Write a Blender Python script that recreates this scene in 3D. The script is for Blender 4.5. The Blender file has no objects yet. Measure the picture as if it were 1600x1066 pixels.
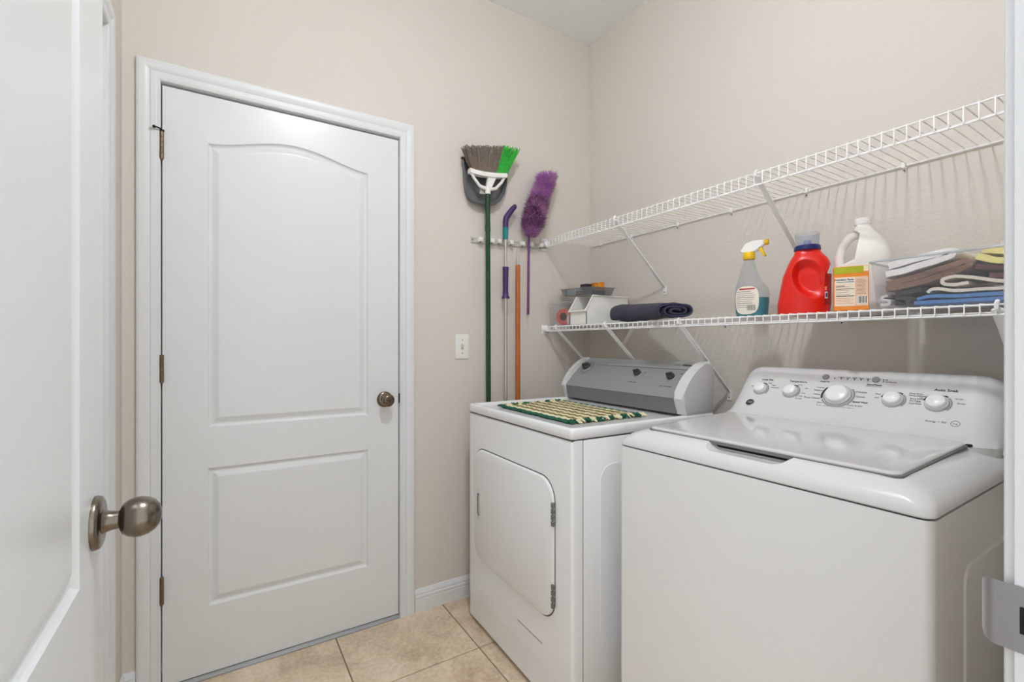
import bpy, bmesh, math, random
from mathutils import Vector, Matrix, noise
random.seed(7)
PI = math.pi
scene = bpy.context.scene
col = scene.collection

# ------------------------------------------------------------------ camera, world, light, exposure
cam_d = bpy.data.cameras.new('camera')
cam = bpy.data.objects.new('camera', cam_d); col.objects.link(cam)
cam_d.sensor_width = 36.0; cam_d.lens = 731.41 * 36 / 1600; cam_d.shift_y = 3.6 / 1600
cam_d.clip_start = 0.02
cam.location = (1.9596, -1.7221, 1.1715)
cam.rotation_euler = (PI / 2, 0, math.radians(148.1159 - 90))
scene.camera = cam
world = bpy.data.worlds.new('world'); scene.world = world; world.use_nodes = True
bg = world.node_tree.nodes['Background']
bg.inputs[0].default_value = (0.95, 0.975, 1.0, 1); bg.inputs[1].default_value = 1.5
# portal that guides the sampling of the hallway daylight through the open doorway
pl = bpy.data.lights.new('doorway_portal', 'AREA'); pl.shape = 'RECTANGLE'; pl.size = 0.77; pl.size_y = 2.05
pl.cycles.is_portal = True
po = bpy.data.objects.new('doorway_portal', pl); col.objects.link(po)
po.location = (1.975, -1.517, 1.025); po.rotation_euler = (0, PI / 2, 0)
po.rotation_euler = Vector((-1, 0, 0)).to_track_quat('-Z', 'Y').to_euler()
LAMP_STRENGTH = 328.0
LAMP_XY = (1.40, -1.28)
scene.view_settings.view_transform = 'Standard'
scene.view_settings.look = 'None'
scene.view_settings.gamma = 1.0
scene.view_settings.use_curve_mapping = False
scene.view_settings.exposure = 0.0
scene.cycles.diffuse_bounces = 8; scene.cycles.max_bounces = 14; scene.cycles.transparent_max_bounces = 24

# ------------------------------------------------------------------ materials
def lin(c):
    return tuple(((v / 255) / 12.92 if v / 255 <= 0.04045 else ((v / 255 + 0.055) / 1.055) ** 2.4) for v in c)

MATS = {}
def mat(name, rgb, rough=0.5, metal=0.0, bump=None, vary=None, spec=0.5, trans=0.0, ior=1.45, alpha=1.0, coat=0.0, emit=None, sheen=0.0):
    """procedural principled material; bump=(scale, strength, distance[, stretch xyz]); vary=(scale, rgb2, contrast)"""
    if name in MATS: return MATS[name]
    m = bpy.data.materials.new(name); m.use_nodes = True
    nt = m.node_tree; b = nt.nodes['Principled BSDF']
    c = lin(rgb)
    b.inputs['Base Color'].default_value = (*c, 1)
    b.inputs['Roughness'].default_value = rough
    b.inputs['Metallic'].default_value = metal
    b.inputs['Specular IOR Level'].default_value = spec
    b.inputs['Transmission Weight'].default_value = trans
    b.inputs['IOR'].default_value = ior
    b.inputs['Alpha'].default_value = alpha
    b.inputs['Coat Weight'].default_value = coat
    b.inputs['Sheen Weight'].default_value = sheen
    if emit:
        b.inputs['Emission Color'].default_value = (*lin(emit[0]), 1); b.inputs['Emission Strength'].default_value = emit[1]
    if bump or vary:
        tc = nt.nodes.new('ShaderNodeTexCoord')
    if bump:
        mp = nt.nodes.new('ShaderNodeMapping')
        if len(bump) > 3: mp.inputs['Scale'].default_value = bump[3]
        n = nt.nodes.new('ShaderNodeTexNoise'); n.inputs['Scale'].default_value = bump[0]; n.inputs['Detail'].default_value = 4
        bp = nt.nodes.new('ShaderNodeBump'); bp.inputs['Strength'].default_value = bump[1]; bp.inputs['Distance'].default_value = bump[2]
        nt.links.new(tc.outputs['Object'], mp.inputs[0]); nt.links.new(mp.outputs[0], n.inputs[0])
        nt.links.new(n.outputs[0], bp.inputs['Height']); nt.links.new(bp.outputs[0], b.inputs['Normal'])
    if vary:
        n2 = nt.nodes.new('ShaderNodeTexNoise'); n2.inputs['Scale'].default_value = vary[0]; n2.inputs['Detail'].default_value = 6
        n2.inputs['Roughness'].default_value = 0.65
        rp = nt.nodes.new('ShaderNodeValToRGB')
        rp.color_ramp.elements[0].position = 0.5 - vary[2]; rp.color_ramp.elements[1].position = 0.5 + vary[2]
        rp.color_ramp.elements[0].color = (*c, 1); rp.color_ramp.elements[1].color = (*lin(vary[1]), 1)
        nt.links.new(tc.outputs['Object'], n2.inputs[0]); nt.links.new(n2.outputs[0], rp.inputs[0])
        nt.links.new(rp.outputs[0], b.inputs['Base Color'])
    MATS[name] = m
    return m

M_WALL = mat('wall_paint', (214, 207, 199), 0.75, bump=(90, 0.32, 0.004))
M_CEIL = mat('ceiling_paint', (238, 241, 243), 0.9, bump=(60, 0.3, 0.004))
M_TRIM = mat('trim_paint', (220, 222, 223), 0.35)
M_DOOR = mat('door_paint', (222, 224, 225), 0.28, bump=(40, 0.10, 0.0012, (6, 6, 0.35)))
M_GROUT = mat('grout', (150, 126, 104), 0.9, bump=(300, 0.2, 0.001))
M_APPL = mat('appliance_enamel', (235, 236, 237), 0.16, coat=0.3)
M_APPL2 = mat('appliance_plastic', (214, 215, 215), 0.24)
M_WIRE = mat('shelf_wire_vinyl', (240, 240, 240), 0.35)
M_NICKEL = mat('antique_nickel', (138, 130, 120), 0.24, metal=1.0, vary=(30, (110, 100, 88), 0.3))
M_BRONZE = mat('aged_bronze', (128, 112, 92), 0.38, metal=1.0)
M_STEEL = mat('satin_steel', (175, 175, 178), 0.34, metal=1.0, bump=(200, 0.05, 0.001, (1, 1, 12)))
M_ALU = mat('threshold_aluminium', (170, 172, 174), 0.45, metal=0.8)
M_BLACK = mat('black_gap', (12, 12, 13), 0.7)
M_INK = mat('print_ink', (34, 35, 38), 0.6)
M_INKL = mat('print_ink_pale', (138, 140, 143), 0.6)
M_CHROME = mat('chrome', (205, 207, 210), 0.14, metal=1.0)
def thin_plastic(name, tint=(244, 246, 248), haze=.10, rough=.12):
    if name in MATS: return MATS[name]
    m = bpy.data.materials.new(name); m.use_nodes = True; nt = m.node_tree; nt.nodes.clear()
    out = nt.nodes.new('ShaderNodeOutputMaterial'); tr = nt.nodes.new('ShaderNodeBsdfTransparent'); df = nt.nodes.new('ShaderNodeBsdfDiffuse'); gl = nt.nodes.new('ShaderNodeBsdfGlossy'); fr = nt.nodes.new('ShaderNodeLayerWeight'); pw = nt.nodes.new('ShaderNodeMath'); pw.operation = 'POWER'; pw.inputs[1].default_value = 3.5; sm = nt.nodes.new('ShaderNodeMath'); sm.operation = 'MULTIPLY_ADD'; sm.inputs[1].default_value = .45; sm.inputs[2].default_value = .03
    m1 = nt.nodes.new('ShaderNodeMixShader'); m2 = nt.nodes.new('ShaderNodeMixShader')
    tr.inputs[0].default_value = (*lin(tint), 1); df.inputs[0].default_value = (*lin((232, 234, 236)), 1); gl.inputs[0].default_value = (.9, .9, .9, 1); gl.inputs['Roughness'].default_value = rough
    nt.links.new(fr.outputs['Facing'], pw.inputs[0]); nt.links.new(pw.outputs[0], sm.inputs[0]); m1.inputs[0].default_value = haze
    nt.links.new(tr.outputs[0], m1.inputs[1]); nt.links.new(df.outputs[0], m1.inputs[2]); nt.links.new(sm.outputs[0], m2.inputs[0]); nt.links.new(m1.outputs[0], m2.inputs[1]); nt.links.new(gl.outputs[0], m2.inputs[2]); nt.links.new(m2.outputs[0], out.inputs[0])
    MATS[name] = m; return m
M_CLEAR = thin_plastic('clear_plastic', (253, 253, 254), .03)

def tile_mat():
    m = bpy.data.materials.new('beige_stone_tile'); m.use_nodes = True; nt = m.node_tree; b = nt.nodes['Principled BSDF']
    tc = nt.nodes.new('ShaderNodeTexCoord'); oi = nt.nodes.new('ShaderNodeObjectInfo')
    add = nt.nodes.new('ShaderNodeVectorMath'); add.operation = 'ADD'
    sc = nt.nodes.new('ShaderNodeVectorMath'); sc.operation = 'SCALE'; sc.inputs[3].default_value = 1.0
    comb = nt.nodes.new('ShaderNodeCombineXYZ')
    ml = nt.nodes.new('ShaderNodeMath'); ml.operation = 'MULTIPLY'; ml.inputs[1].default_value = 37.0
    nt.links.new(oi.outputs['Random'], ml.inputs[0]); nt.links.new(ml.outputs[0], comb.inputs[2])
    nt.links.new(tc.outputs['Object'], add.inputs[0]); nt.links.new(comb.outputs[0], add.inputs[1])
    n1 = nt.nodes.new('ShaderNodeTexNoise'); n1.inputs['Scale'].default_value = 5.5; n1.inputs['Detail'].default_value = 8; n1.inputs['Roughness'].default_value = 0.62; n1.inputs['Distortion'].default_value = 0.6
    n2 = nt.nodes.new('ShaderNodeTexNoise'); n2.inputs['Scale'].default_value = 70; n2.inputs['Detail'].default_value = 5
    for n in (n1, n2): nt.links.new(add.outputs[0], n.inputs[0])
    r1 = nt.nodes.new('ShaderNodeValToRGB')
    e = r1.color_ramp.elements; e[0].position = 0.34; e[0].color = (*lin((196, 174, 147)), 1); e[1].position = 0.66; e[1].color = (*lin((232, 214, 190)), 1)
    e2 = e.new(0.5); e2.color = (*lin((218, 197, 170)), 1)
    mx = nt.nodes.new('ShaderNodeMixRGB'); mx.blend_type = 'OVERLAY'; mx.inputs[0].default_value = 0.45
    nt.links.new(n1.outputs[0], r1.inputs[0]); nt.links.new(r1.outputs[0], mx.inputs[1]); nt.links.new(n2.outputs[0], mx.inputs[2])
    nt.links.new(mx.outputs[0], b.inputs['Base Color'])
    bp = nt.nodes.new('ShaderNodeBump'); bp.inputs['Strength'].default_value = 0.15; bp.inputs['Distance'].default_value = 0.003
    nt.links.new(n2.outputs[0], bp.inputs['Height']); nt.links.new(bp.outputs[0], b.inputs['Normal'])
    b.inputs['Roughness'].default_value = 0.45
    return m
M_TILE = tile_mat()

# ------------------------------------------------------------------ geometry helpers
def NB(): return bmesh.new()

def box(bm, x0, x1, y0, y1, z0, z1, bev=0.0, seg=2, only=None):
    r = bmesh.ops.create_cube(bm, size=1)
    vs = r['verts']
    for v in vs:
        v.co = Vector((x0 + (v.co.x + .5) * (x1 - x0), y0 + (v.co.y + .5) * (y1 - y0), z0 + (v.co.z + .5) * (z1 - z0)))
    if bev > 0:
        es = set(e for v in vs for e in v.link_edges)
        if only: es = [e for e in es if only((e.verts[0].co + e.verts[1].co) / 2, (e.verts[1].co - e.verts[0].co).normalized())]
        bmesh.ops.bevel(bm, geom=list(es), offset=bev, segments=seg, profile=0.5, affect='EDGES')
    return bm

def loft(bm, rings, closed=True, cap0=True, cap1=True):
    R = [[bm.verts.new(p) for p in r] for r in rings]
    n = len(R[0])
    for a, b in zip(R, R[1:]):
        for i in range(n if closed else n - 1):
            j = (i + 1) % n
            try: bm.faces.new((a[i], a[j], b[j], b[i]))
            except ValueError: pass
    if cap0 and closed: bm.faces.new(R[0][::-1])
    if cap1 and closed: bm.faces.new(R[-1])
    return R

def frame_of(d):
    d = d.normalized()
    u = d.cross(Vector((0, 0, 1)))
    if u.length < 1e-4: u = d.cross(Vector((1, 0, 0)))
    u.normalize(); return u, d.cross(u).normalized()

def cyl(bm, p0, p1, r0, r1=None, n=16, caps=True):
    p0, p1 = Vector(p0), Vector(p1); r1 = r0 if r1 is None else r1
    u, w = frame_of(p1 - p0)
    ring = lambda p, r: [p + (u * math.cos(2 * PI * i / n) + w * math.sin(2 * PI * i / n)) * r for i in range(n)]
    loft(bm, [ring(p0, r0), ring(p1, r1)], True, caps, caps); return bm

def lathe(bm, base, axis, prof, n=24, caps=True):
    """prof = [(radius, distance along axis)]"""
    base, axis = Vector(base), Vector(axis).normalized(); u, w = frame_of(axis)
    rings = [[base + axis * h + (u * math.cos(2 * PI * i / n) + w * math.sin(2 * PI * i / n)) * max(r, 1e-5) for i in range(n)] for r, h in prof]
    loft(bm, rings, True, caps, caps); return bm

def tube(bm, pts, r, n=8, closed=False, flat=None):
    pts = [Vector(p) for p in pts]; N = len(pts)
    rr = r if isinstance(r, (list, tuple)) else [r] * N
    d0 = (pts[1] - pts[0]).normalized(); u, w = frame_of(d0); rings = []
    for i, p in enumerate(pts):
        if closed: d = (pts[(i + 1) % N] - pts[i - 1])
        else: d = pts[min(i + 1, N - 1)] - pts[max(i - 1, 0)]
        d.normalize(); u = (u - d * u.dot(d)).normalized(); w = d.cross(u)
        rings.append([p + (u * math.cos(2 * PI * k / n) + w * math.sin(2 * PI * k / n)) * rr[i] for k in range(n)])
    if closed: rings.append(rings[0]); loft(bm, rings, True, False, False); bmesh.ops.remove_doubles(bm, verts=bm.verts, dist=1e-7)
    else: loft(bm, rings)
    return bm

def prism(bm, poly, f, a, b):
    """extrude 2-D polygon; f(u, v, t) -> 3-D point"""
    loft(bm, [[f(u, v, a) for u, v in poly], [f(u, v, b) for u, v in poly]]); return bm

def rrect(x0, x1, y0, y1, r, z, n=5):
    r = min(r, (x1 - x0) / 2 - 1e-5, (y1 - y0) / 2 - 1e-5); out = []
    for cx, cy, a0 in ((x1 - r, y1 - r, 0), (x0 + r, y1 - r, 90), (x0 + r, y0 + r, 180), (x1 - r, y0 + r, 270)):
        for i in range(n + 1):
            a = math.radians(a0 + 90 * i / n); out.append(Vector((cx + r * math.cos(a), cy + r * math.sin(a), z)))
    return out

def grid(bm, f, nu, nv):
    V = [[bm.verts.new(f(i / nu, j / nv)) for j in range(nv + 1)] for i in range(nu + 1)]
    for i in range(nu):
        for j in range(nv): bm.faces.new((V[i][j], V[i + 1][j], V[i + 1][j + 1], V[i][j + 1]))
    return V

def mesh_of(name, bm, m, smooth=35):
    bmesh.ops.recalc_face_normals(bm, faces=bm.faces)
    me = bpy.data.meshes.new(name); bm.to_mesh(me); bm.free()
    for mm in (m if isinstance(m, (list, tuple)) else [m]): me.materials.append(mm)
    if smooth:
        me.shade_smooth()
        if smooth < 180: me.set_sharp_from_angle(angle=math.radians(smooth))
    return me

def part(name, bm, m, parent=None, smooth=35, label=None):
    """world-space bmesh becomes a child of parent (parent's world transform removed)"""
    if parent is not None:
        bm.transform(world_of(parent).inverted())
    o = bpy.data.objects.new(name, mesh_of(name, bm, m, smooth)); col.objects.link(o)
    if parent is not None: o.parent = parent
    if label: o['label'] = label
    return o

def lpart(name, bm, m, parent, smooth=35, label=None):
    """bmesh already in the parent's local space"""
    o = bpy.data.objects.new(name, mesh_of(name, bm, m, smooth)); col.objects.link(o); o.parent = parent
    if label: o['label'] = label
    return o

def world_of(o):
    mtx = o.matrix_basis.copy()
    while o.parent: o = o.parent; mtx = o.matrix_basis @ mtx
    return mtx

def thing(name, label, cat, loc=(0, 0, 0), rz=0.0, group=None):
    o = bpy.data.objects.new(name, None); col.objects.link(o); o.empty_display_size = 0.05
    o.location = loc; o.rotation_euler = (0, 0, rz)
    o['label'] = label; o['category'] = cat
    if group: o['group'] = group
    return o

def single(name, label, cat, bm, m, loc, rz=0, group=None, smooth=35):
    o = bpy.data.objects.new(name, None)
    o.location = loc; o.rotation_euler = (0, 0, rz)
    bm.transform(o.matrix_basis.inverted()) if rz == 'w' else None
    bpy.data.objects.remove(o)
    bmesh.ops.translate(bm, verts=bm.verts, vec=-Vector(loc))
    o = bpy.data.objects.new(name, mesh_of(name, bm, m, smooth)); col.objects.link(o); o.location = loc
    o['label'] = label; o['category'] = cat
    if group: o['group'] = group
    return o

def struct(name, bm, m, smooth=0, label=None):
    o = bpy.data.objects.new(name, mesh_of(name, bm, m, smooth)); col.objects.link(o); o['kind'] = 'structure'
    if label: o['label'] = label
    return o

def text(name, s, size, m, parent, mtx, align='CENTER', bold=0.0, ext=0.00015, shear=0.0):
    """lettering as a mesh; mtx in the parent's local space (x = reading direction, z = out of the surface)"""
    cu = bpy.data.curves.new(name, 'FONT'); cu.body = s; cu.size = size; cu.align_x = align; cu.align_y = 'CENTER'
    cu.extrude = ext; cu.offset = bold; cu.shear = shear; cu.resolution_u = 2
    to = bpy.data.objects.new(name, cu)
    me = bpy.data.meshes.new_from_object(to); me.name = name
    bpy.data.objects.remove(to); bpy.data.curves.remove(cu)
    me.materials.clear(); me.materials.append(m)
    me.transform(mtx)
    o = bpy.data.objects.new(name, me); col.objects.link(o); o.parent = parent
    return o

def basis(o, x, y, z=None):
    x, y = Vector(x).normalized(), Vector(y).normalized(); z = x.cross(y).normalized()
    return Matrix(((x.x, y.x, z.x, o[0]), (x.y, y.y, z.y, o[1]), (x.z, y.z, z.z, o[2]), (0, 0, 0, 1)))

# ------------------------------------------------------------------ the setting
H = 2.809; XD = 1.845; YC = -1.995
D1L, D1R, D1T = -1.8893, -1.0763, 2.045          # garage door slab edges
def wall_boxes(name, boxes, label):
    bm = NB()
    for b in boxes: box(bm, *b)
    return struct(name, bm, M_WALL, 0, label)
g = 0.004
wall_boxes('wall_back', [(-.13, 0, YC - .13, D1L - .02, 0, H), (-.13, 0, D1R + .02, .13, 0, H), (-.13, 0, D1L - .02, D1R + .02, D1T + .02, H), (-.16, -.13, D1L - .03, D1R + .03, 0, D1T + .03)], 'beige painted wall holding the closed panel door')  # last box: unseen backing added behind the door to stop light leaks
wall_boxes('wall_right', [(0, XD + .115, 0, .13, 0, H)], 'beige painted wall behind the washer and the wire shelves')
C0, C1 = 0.28, 1.045                               # opening of the side door in the left wall
wall_boxes('wall_left', [(0, C0 - .02, YC - .13, YC, 0, H), (C1 + .02, XD + .115, YC - .13, YC, 0, H), (C0 - .02, C1 + .02, YC - .13, YC, 2.065, H), (C0 - .03, C1 + .03, YC - .16, YC - .13, 0, 2.08)], 'beige painted wall behind the open door')  # last box is an unseen panel added to block light around the side door
E0, E1 = -1.905, -1.137                            # entry doorway jamb faces
wall_boxes('wall_front', [(XD, XD + .115, YC, E0 - .02, 0, H), (XD, XD + .115, E1 + .02, 0, 0, H), (XD, XD + .115, E0 - .02, E1 + .02, 2.07, H)], 'beige wall around the entry doorway')
bm = NB(); box(bm, 0, XD + .115, YC, 0, H, H + .1); struct('ceiling', bm, M_CEIL, 0, 'pale grey flat ceiling')
# floor: grout bed and single 18 inch tiles
bm = NB(); box(bm, 0, 3.2, YC - .13, 0, -.05, -.004); floor = struct('floor', bm, M_GROUT, 0, 'beige stone tile floor with brown grout')
TX = [0.363 + .457 * k for k in range(-1, 8)]; TY = [-.877 + .457 * k for k in range(-3, 3)]
tile_meshes = {}
for i in range(len(TX) - 1):
    for j in range(len(TY) - 1):
        x0, x1, y0, y1 = max(TX[i], 0), min(TX[i + 1], 3.2), max(TY[j], YC - .13), min(TY[j + 1], 0)
        if x1 - x0 < .02 or y1 - y0 < .02: continue
        w, d = round(x1 - x0 - .005, 4), round(y1 - y0 - .005, 4)
        if (w, d) not in tile_meshes:
            bm = NB(); box(bm, -w / 2, w / 2, -d / 2, d / 2, -.012, 0, .0012, 1)
            tile_meshes[(w, d)] = mesh_of('tile', bm, M_TILE, 0)
        t = bpy.data.objects.new('tile', tile_meshes[(w, d)]); col.objects.link(t); t.parent = floor
        t.location = ((x0 + x1) / 2, (y0 + y1) / 2, 0)

PROF = [(0, 0), (0, .009), (.004, .0115), (.008, .0105), (.012, .012), (.024, .0125), (.028, .0105), (.032, .0125), (.044, .0165), (.049, .0175), (.056, .0175), (.062, .015), (.064, .0115), (.064, 0)]
def casing(name, a, b, zt, f, label):
    """mitred door casing around an opening a..b; f(along, z, thickness) -> point"""
    bm = NB()
    rings = [[f(a - u, 0, t) for u, t in PROF], [f(a - u, zt + u, t) for u, t in PROF], [f(b + u, zt + u, t) for u, t in PROF], [f(b + u, 0, t) for u, t in PROF]]
    loft(bm, rings); return struct(name, bm, M_TRIM, 20, label)
casing('trim_1', D1L - .005, D1R + .005, D1T + .006, lambda s, z, t: Vector((t, s, z)), 'white moulded casing around the closed door')
casing('trim_2', C0, C1, 2.05, lambda s, z, t: Vector((s, YC + t, z)), 'white moulded casing beside the open door')
casing('trim_3', E0 - .006, E1 + .006, 2.056, lambda s, z, t: Vector((XD - t * .75, s, z)), 'white casing around the entry doorway')

def jambs(name, a, b, zt, d0, d1, f, label):
    bm = NB()
    for s0, s1, z0, z1 in ((a - .02, a, 0, zt + .02), (b, b + .02, 0, zt + .02), (a, b, zt, zt + .02)):
        p = f(s0, z0, d0); q = f(s1, z1, d1)
        box(bm, min(p.x, q.x), max(p.x, q.x), min(p.y, q.y), max(p.y, q.y), z0, z1)
    return struct(name, bm, M_TRIM, 0, label)
jambs('trim_4', D1L - g, D1R + g, D1T + g, -.125, 0.0, lambda s, z, d: Vector((d, s, z)), 'white jamb of the closed door')
jambs('trim_5', C0, C1, 2.045, -.128, 0.0, lambda s, z, d: Vector((s, YC + d, z)), 'white jamb of the side door')
entry_jamb = jambs('trim_6', E0, E1, 2.05, XD, XD + .118, lambda s, z, d: Vector((d, s, z)), 'white jamb of the entry doorway')

BP = [(0, 0), (0.0135, 0), (.0135, .052), (.0118, .055), (.0135, .058), (.0135, .066), (.010, .072), (.0112, .077), (.008, .086), (.0035, .095), (0, .096)]
def baseboard(name, f, a, b, label):
    bm = NB(); prism(bm, BP, f, a, b); return struct(name, bm, M_TRIM, 20, label)
baseboard('baseboard_back', lambda t, z, s: Vector((t, s, z)), D1R + .07, -.0005, 'white stepped baseboard right of the closed door')
baseboard('baseboard_left', lambda t, z, s: Vector((s, YC + t, z)), 0.0005, C0 - .065, 'white stepped baseboard in the left corner')
baseboard('baseboard_right', lambda t, z, s: Vector((s, -t, z)), .014, XD - .001, 'white stepped baseboard behind the machines')
bm = NB(); prism(bm, BP, lambda t, z, s: Vector((t, s, z)), YC + .001, D1L - .07); struct('baseboard_corner', bm, M_TRIM, 20, 'short white baseboard left of the closed door')

# ---------------- two-panel arch-top door leaf: F(u, z, d): u along width, d out of the visible face
def door_leaf(w, h, F, two_sided=True, z0=0.008):
    bm = NB(); t = .035
    m = .1285; sp = .030
    lo = dict(z0=.2475, z1=.732, arch=0); up = dict(z0=.876, z1=1.8745, arch=.052)
    NA = 28
    def outline(p, d):
        a, b = m + d, w - m - d; pts = [(a, p['z0'] + d), (b, p['z0'] + d)]
        for i in range(NA + 1):
            s = i / NA; u = b + (a - b) * s
            ss = min(max((u - m) / (w - 2 * m), 0), 1)
            k = p['arch'] * (0.5 - 0.5 * math.cos(2 * PI * ss)) ** 0.85
            pts.append((u, p['z1'] + k - d))
        return pts
    def poly(pts, s, d):
        try: bm.faces.new([bm.verts.new(F(u, z, s(d))) for u, z in pts])
        except ValueError: pass
    for side in ((0, 1) if two_sided else (0,)):
        s = (lambda d: d) if side == 0 else (lambda d: -t - d)
        poly([(0, z0), (m, z0), (m, h), (0, h)], s, 0); poly([(w - m, z0), (w, z0), (w, h), (w - m, h)], s, 0)
        poly([(m, z0), (w - m, z0), (w - m, lo['z0']), (m, lo['z0'])], s, 0)
        poly([(m, lo['z1']), (w - m, lo['z1']), (w - m, up['z0']), (m, up['z0'])], s, 0)
        arch = outline(up, 0)[2:]
        for (ua, za), (ub, zb) in zip(arch, arch[1:]): poly([(ua, za), (ub, zb), (ub, h), (ua, h)], s, 0)
        for p in (lo, up):
            prev = None
            for d, dep in ((0, 0), (.003, -.0045), (.007, -.0075), (.011, -.0085), (.016, -.0075), (.030, -.0015), (.033, -.0006), (.036, -.0004)):
                ring = [bm.verts.new(F(u, z, s(dep))) for u, z in outline(p, d)]
                if prev:
                    for i in range(len(ring)):
                        j = (i + 1) % len(ring); bm.faces.new((prev[i], prev[j], ring[j], ring[i]))
                prev = ring
            bm.faces.new(prev)
    for a, b in (((0, z0), (w, z0)), ((w, z0), (w, h)), ((w, h), (0, h)), ((0, h), (0, z0))):
        bm.faces.new([bm.verts.new(F(a[0], a[1], 0)), bm.verts.new(F(b[0], b[1], 0)), bm.verts.new(F(b[0], b[1], -t)), bm.verts.new(F(a[0], a[1], -t))])
    bmesh.ops.remove_doubles(bm, verts=bm.verts, dist=1e-5)
    return bm

def door_empty(name, loc, label):
    o = bpy.data.objects.new(name, None); col.objects.link(o); o.location = loc; o['kind'] = 'structure'; o['label'] = label; return o
d1 = door_empty('door_1', (0, (D1L + D1R) / 2, 0), 'closed white two-panel door with arched upper panel')
part('leaf', door_leaf(.813, 2.041, lambda u, z, d: Vector((d - .001, D1L + u, z)), z0=.014), M_DOOR, d1, 0)
for i, zc in enumerate((1.836, 1.0866, .3415)):
    bm = NB()
    for k in range(5):
        a = zc - .046 + k * .0184; lathe(bm, (.0085, D1L - .001, a), (0, 0, 1), [(.0052, 0), (.0062, .0008), (.0062, .0176), (.0052, .0184)], 12)
    lathe(bm, (.0085, D1L - .001, zc - .050), (0, 0, 1), [(.002, 0), (.0045, .002), (.0045, .004)], 10)
    hg = part('hinge', bm, M_BRONZE, d1, 40, 'aged bronze hinge knuckle')
    if i == 0:
        bm = NB(); box(bm, .002, .016, D1L - .006, D1L + .006, zc + .047, zc + .051, .001)
        tube(bm, [(.012, D1L + .007, zc + .046), (.016, D1L - .004, zc + .052), (.02, D1L - .012, zc + .053), (.022, D1L - .02, zc + .054)], .0024, 8)
        cyl(bm, (.022, D1L - .017, zc + .054), (.020, D1L - .023, zc + .052), .0045, .0045, 12)
        part('hinge_pin_stop', bm, mat('dark_iron', (44, 42, 40), .45, .7), hg, 40)
        bm = NB(); lathe(bm, (.0195, D1L - .0235, zc + .0515), (-.4, -1, -.3), [(.004, 0), (.0055, .003), (.005, .007), (.002, .008)], 12)
        part('bumper_tip', bm, mat('white_rubber', (225, 225, 222), .6), hg, 60)
KN = (0, -1.1355, .9356)
bm = NB(); lathe(bm, (-.001, KN[1], KN[2]), (1, 0, 0), [(.033, 0), (.033, .004), (.030, .008), (.022, .010), (.013, .012), (.0115, .022), (.0125, .028), (.020, .034), (.0255, .042), (.0265, .052), (.0235, .060), (.0185, .0635), (.016, .064), (.015, .062), (.0, .062)], 32)
kn = part('door_knob', bm, mat('knob_bronze', (122, 108, 94), .25, 1.0), d1, 40, 'aged bronze keyed door knob')
bm = NB(); lathe(bm, (.061, KN[1], KN[2]), (1, 0, 0), [(.0085, 0), (.0085, .0035), (.006, .004)], 20); box(bm, .0648, .0656, KN[1] - .001, KN[1] + .001, KN[2] - .005, KN[2] + .005)
part('key_cylinder', bm, mat('key_brass', (96, 88, 80), .35, 1.0), kn, 40)
bm = NB(); box(bm, .0, .0035, D1R + .0005, D1R + .0068, .916, .957, .002, 2); part('strike_lip', bm, mat('dark_strike', (24, 22, 22), .5, .6), d1)
bm = NB(); prism(bm, [(-.10, 0), (.014, 0), (.014, .004), (.004, .010), (-.002, .012), (-.10, .012)], lambda u, z, s: Vector((u, s, z + .0003)), D1L - g, D1R + g)
part('threshold', bm, M_ALU, d1, 20, 'grey metal threshold strip')

# open entry door, hinged on the entry jamb, swung along the left wall
d2 = door_empty('door_2', (1.835, -1.884, 0), 'open white two-panel door swung into the room with an egg-shaped knob')
XF, WD = 1.0795, .760
part('leaf', door_leaf(WD, 2.041, lambda u, z, d: Vector((XF + u, -1.866 + d, z))), M_DOOR, d2, 0)
for s, y in ((1, -1.866), (-1, -1.901)):
    bm = NB(); P = (XF + .052, y, .9305); ax = (0, s, 0)
    lathe(bm, P, ax, [(.0355, 0), (.0355, .003), (.034, .007), (.030, .009), (.014, .0095)], 40)
    k = part('knob_rose', bm, M_NICKEL, d2, 50)
    bm = NB(); lathe(bm, P, ax, [(.0175, .008), (.0145, .013), (.0125, .018), (.0120, .026), (.0155, .0275), (.0205, .030), (.0245, .036), (.0268, .043), (.0270, .050), (.0250, .058), (.0205, .0655), (.0140, .0705), (.006, .073), (0, .0734)] if s > 0 else [(.0155, .008), (.012, .02), (.02, .028), (.026, .04), (.022, .052), (0, .058)], 40)
    part('door_knob', bm, M_NICKEL, k, 60, 'antique nickel egg-shaped door knob')
bm = NB(); box(bm, XF - .001, XF + .0005, -1.895, -1.872, .90, .96, .0005, 1); box(bm, XF - .010, XF, -1.890, -1.877, .922, .939, .002, 1)
part('latch', bm, M_STEEL, d2)
for zc in (1.85, 1.03, .25):
    bm = NB(); cyl(bm, (1.842, -1.905, zc - .045), (1.842, -1.905, zc + .045), .006, n=12); part('hinge', bm, M_STEEL, d2)
# side door closed inside the left wall opening
d3 = door_empty('door_3', (.66, YC - .07, 0), 'white panel door set back in the left wall')
part('leaf', door_leaf(C1 - C0 - .006, 2.038, lambda u, z, d: Vector((C0 + .003 + u, YC - .085 + d, z)), False), M_DOOR, d3, 0)
bm = NB(); lathe(bm, (C1 - .07, YC - .085, .93), (0, 1, 0), [(.033, 0), (.031, .008), (.012, .01), (.012, .026), (.026, .04), (.022, .055), (0, .06)], 24); part('door_knob', bm, M_NICKEL, d3, 50)

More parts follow.
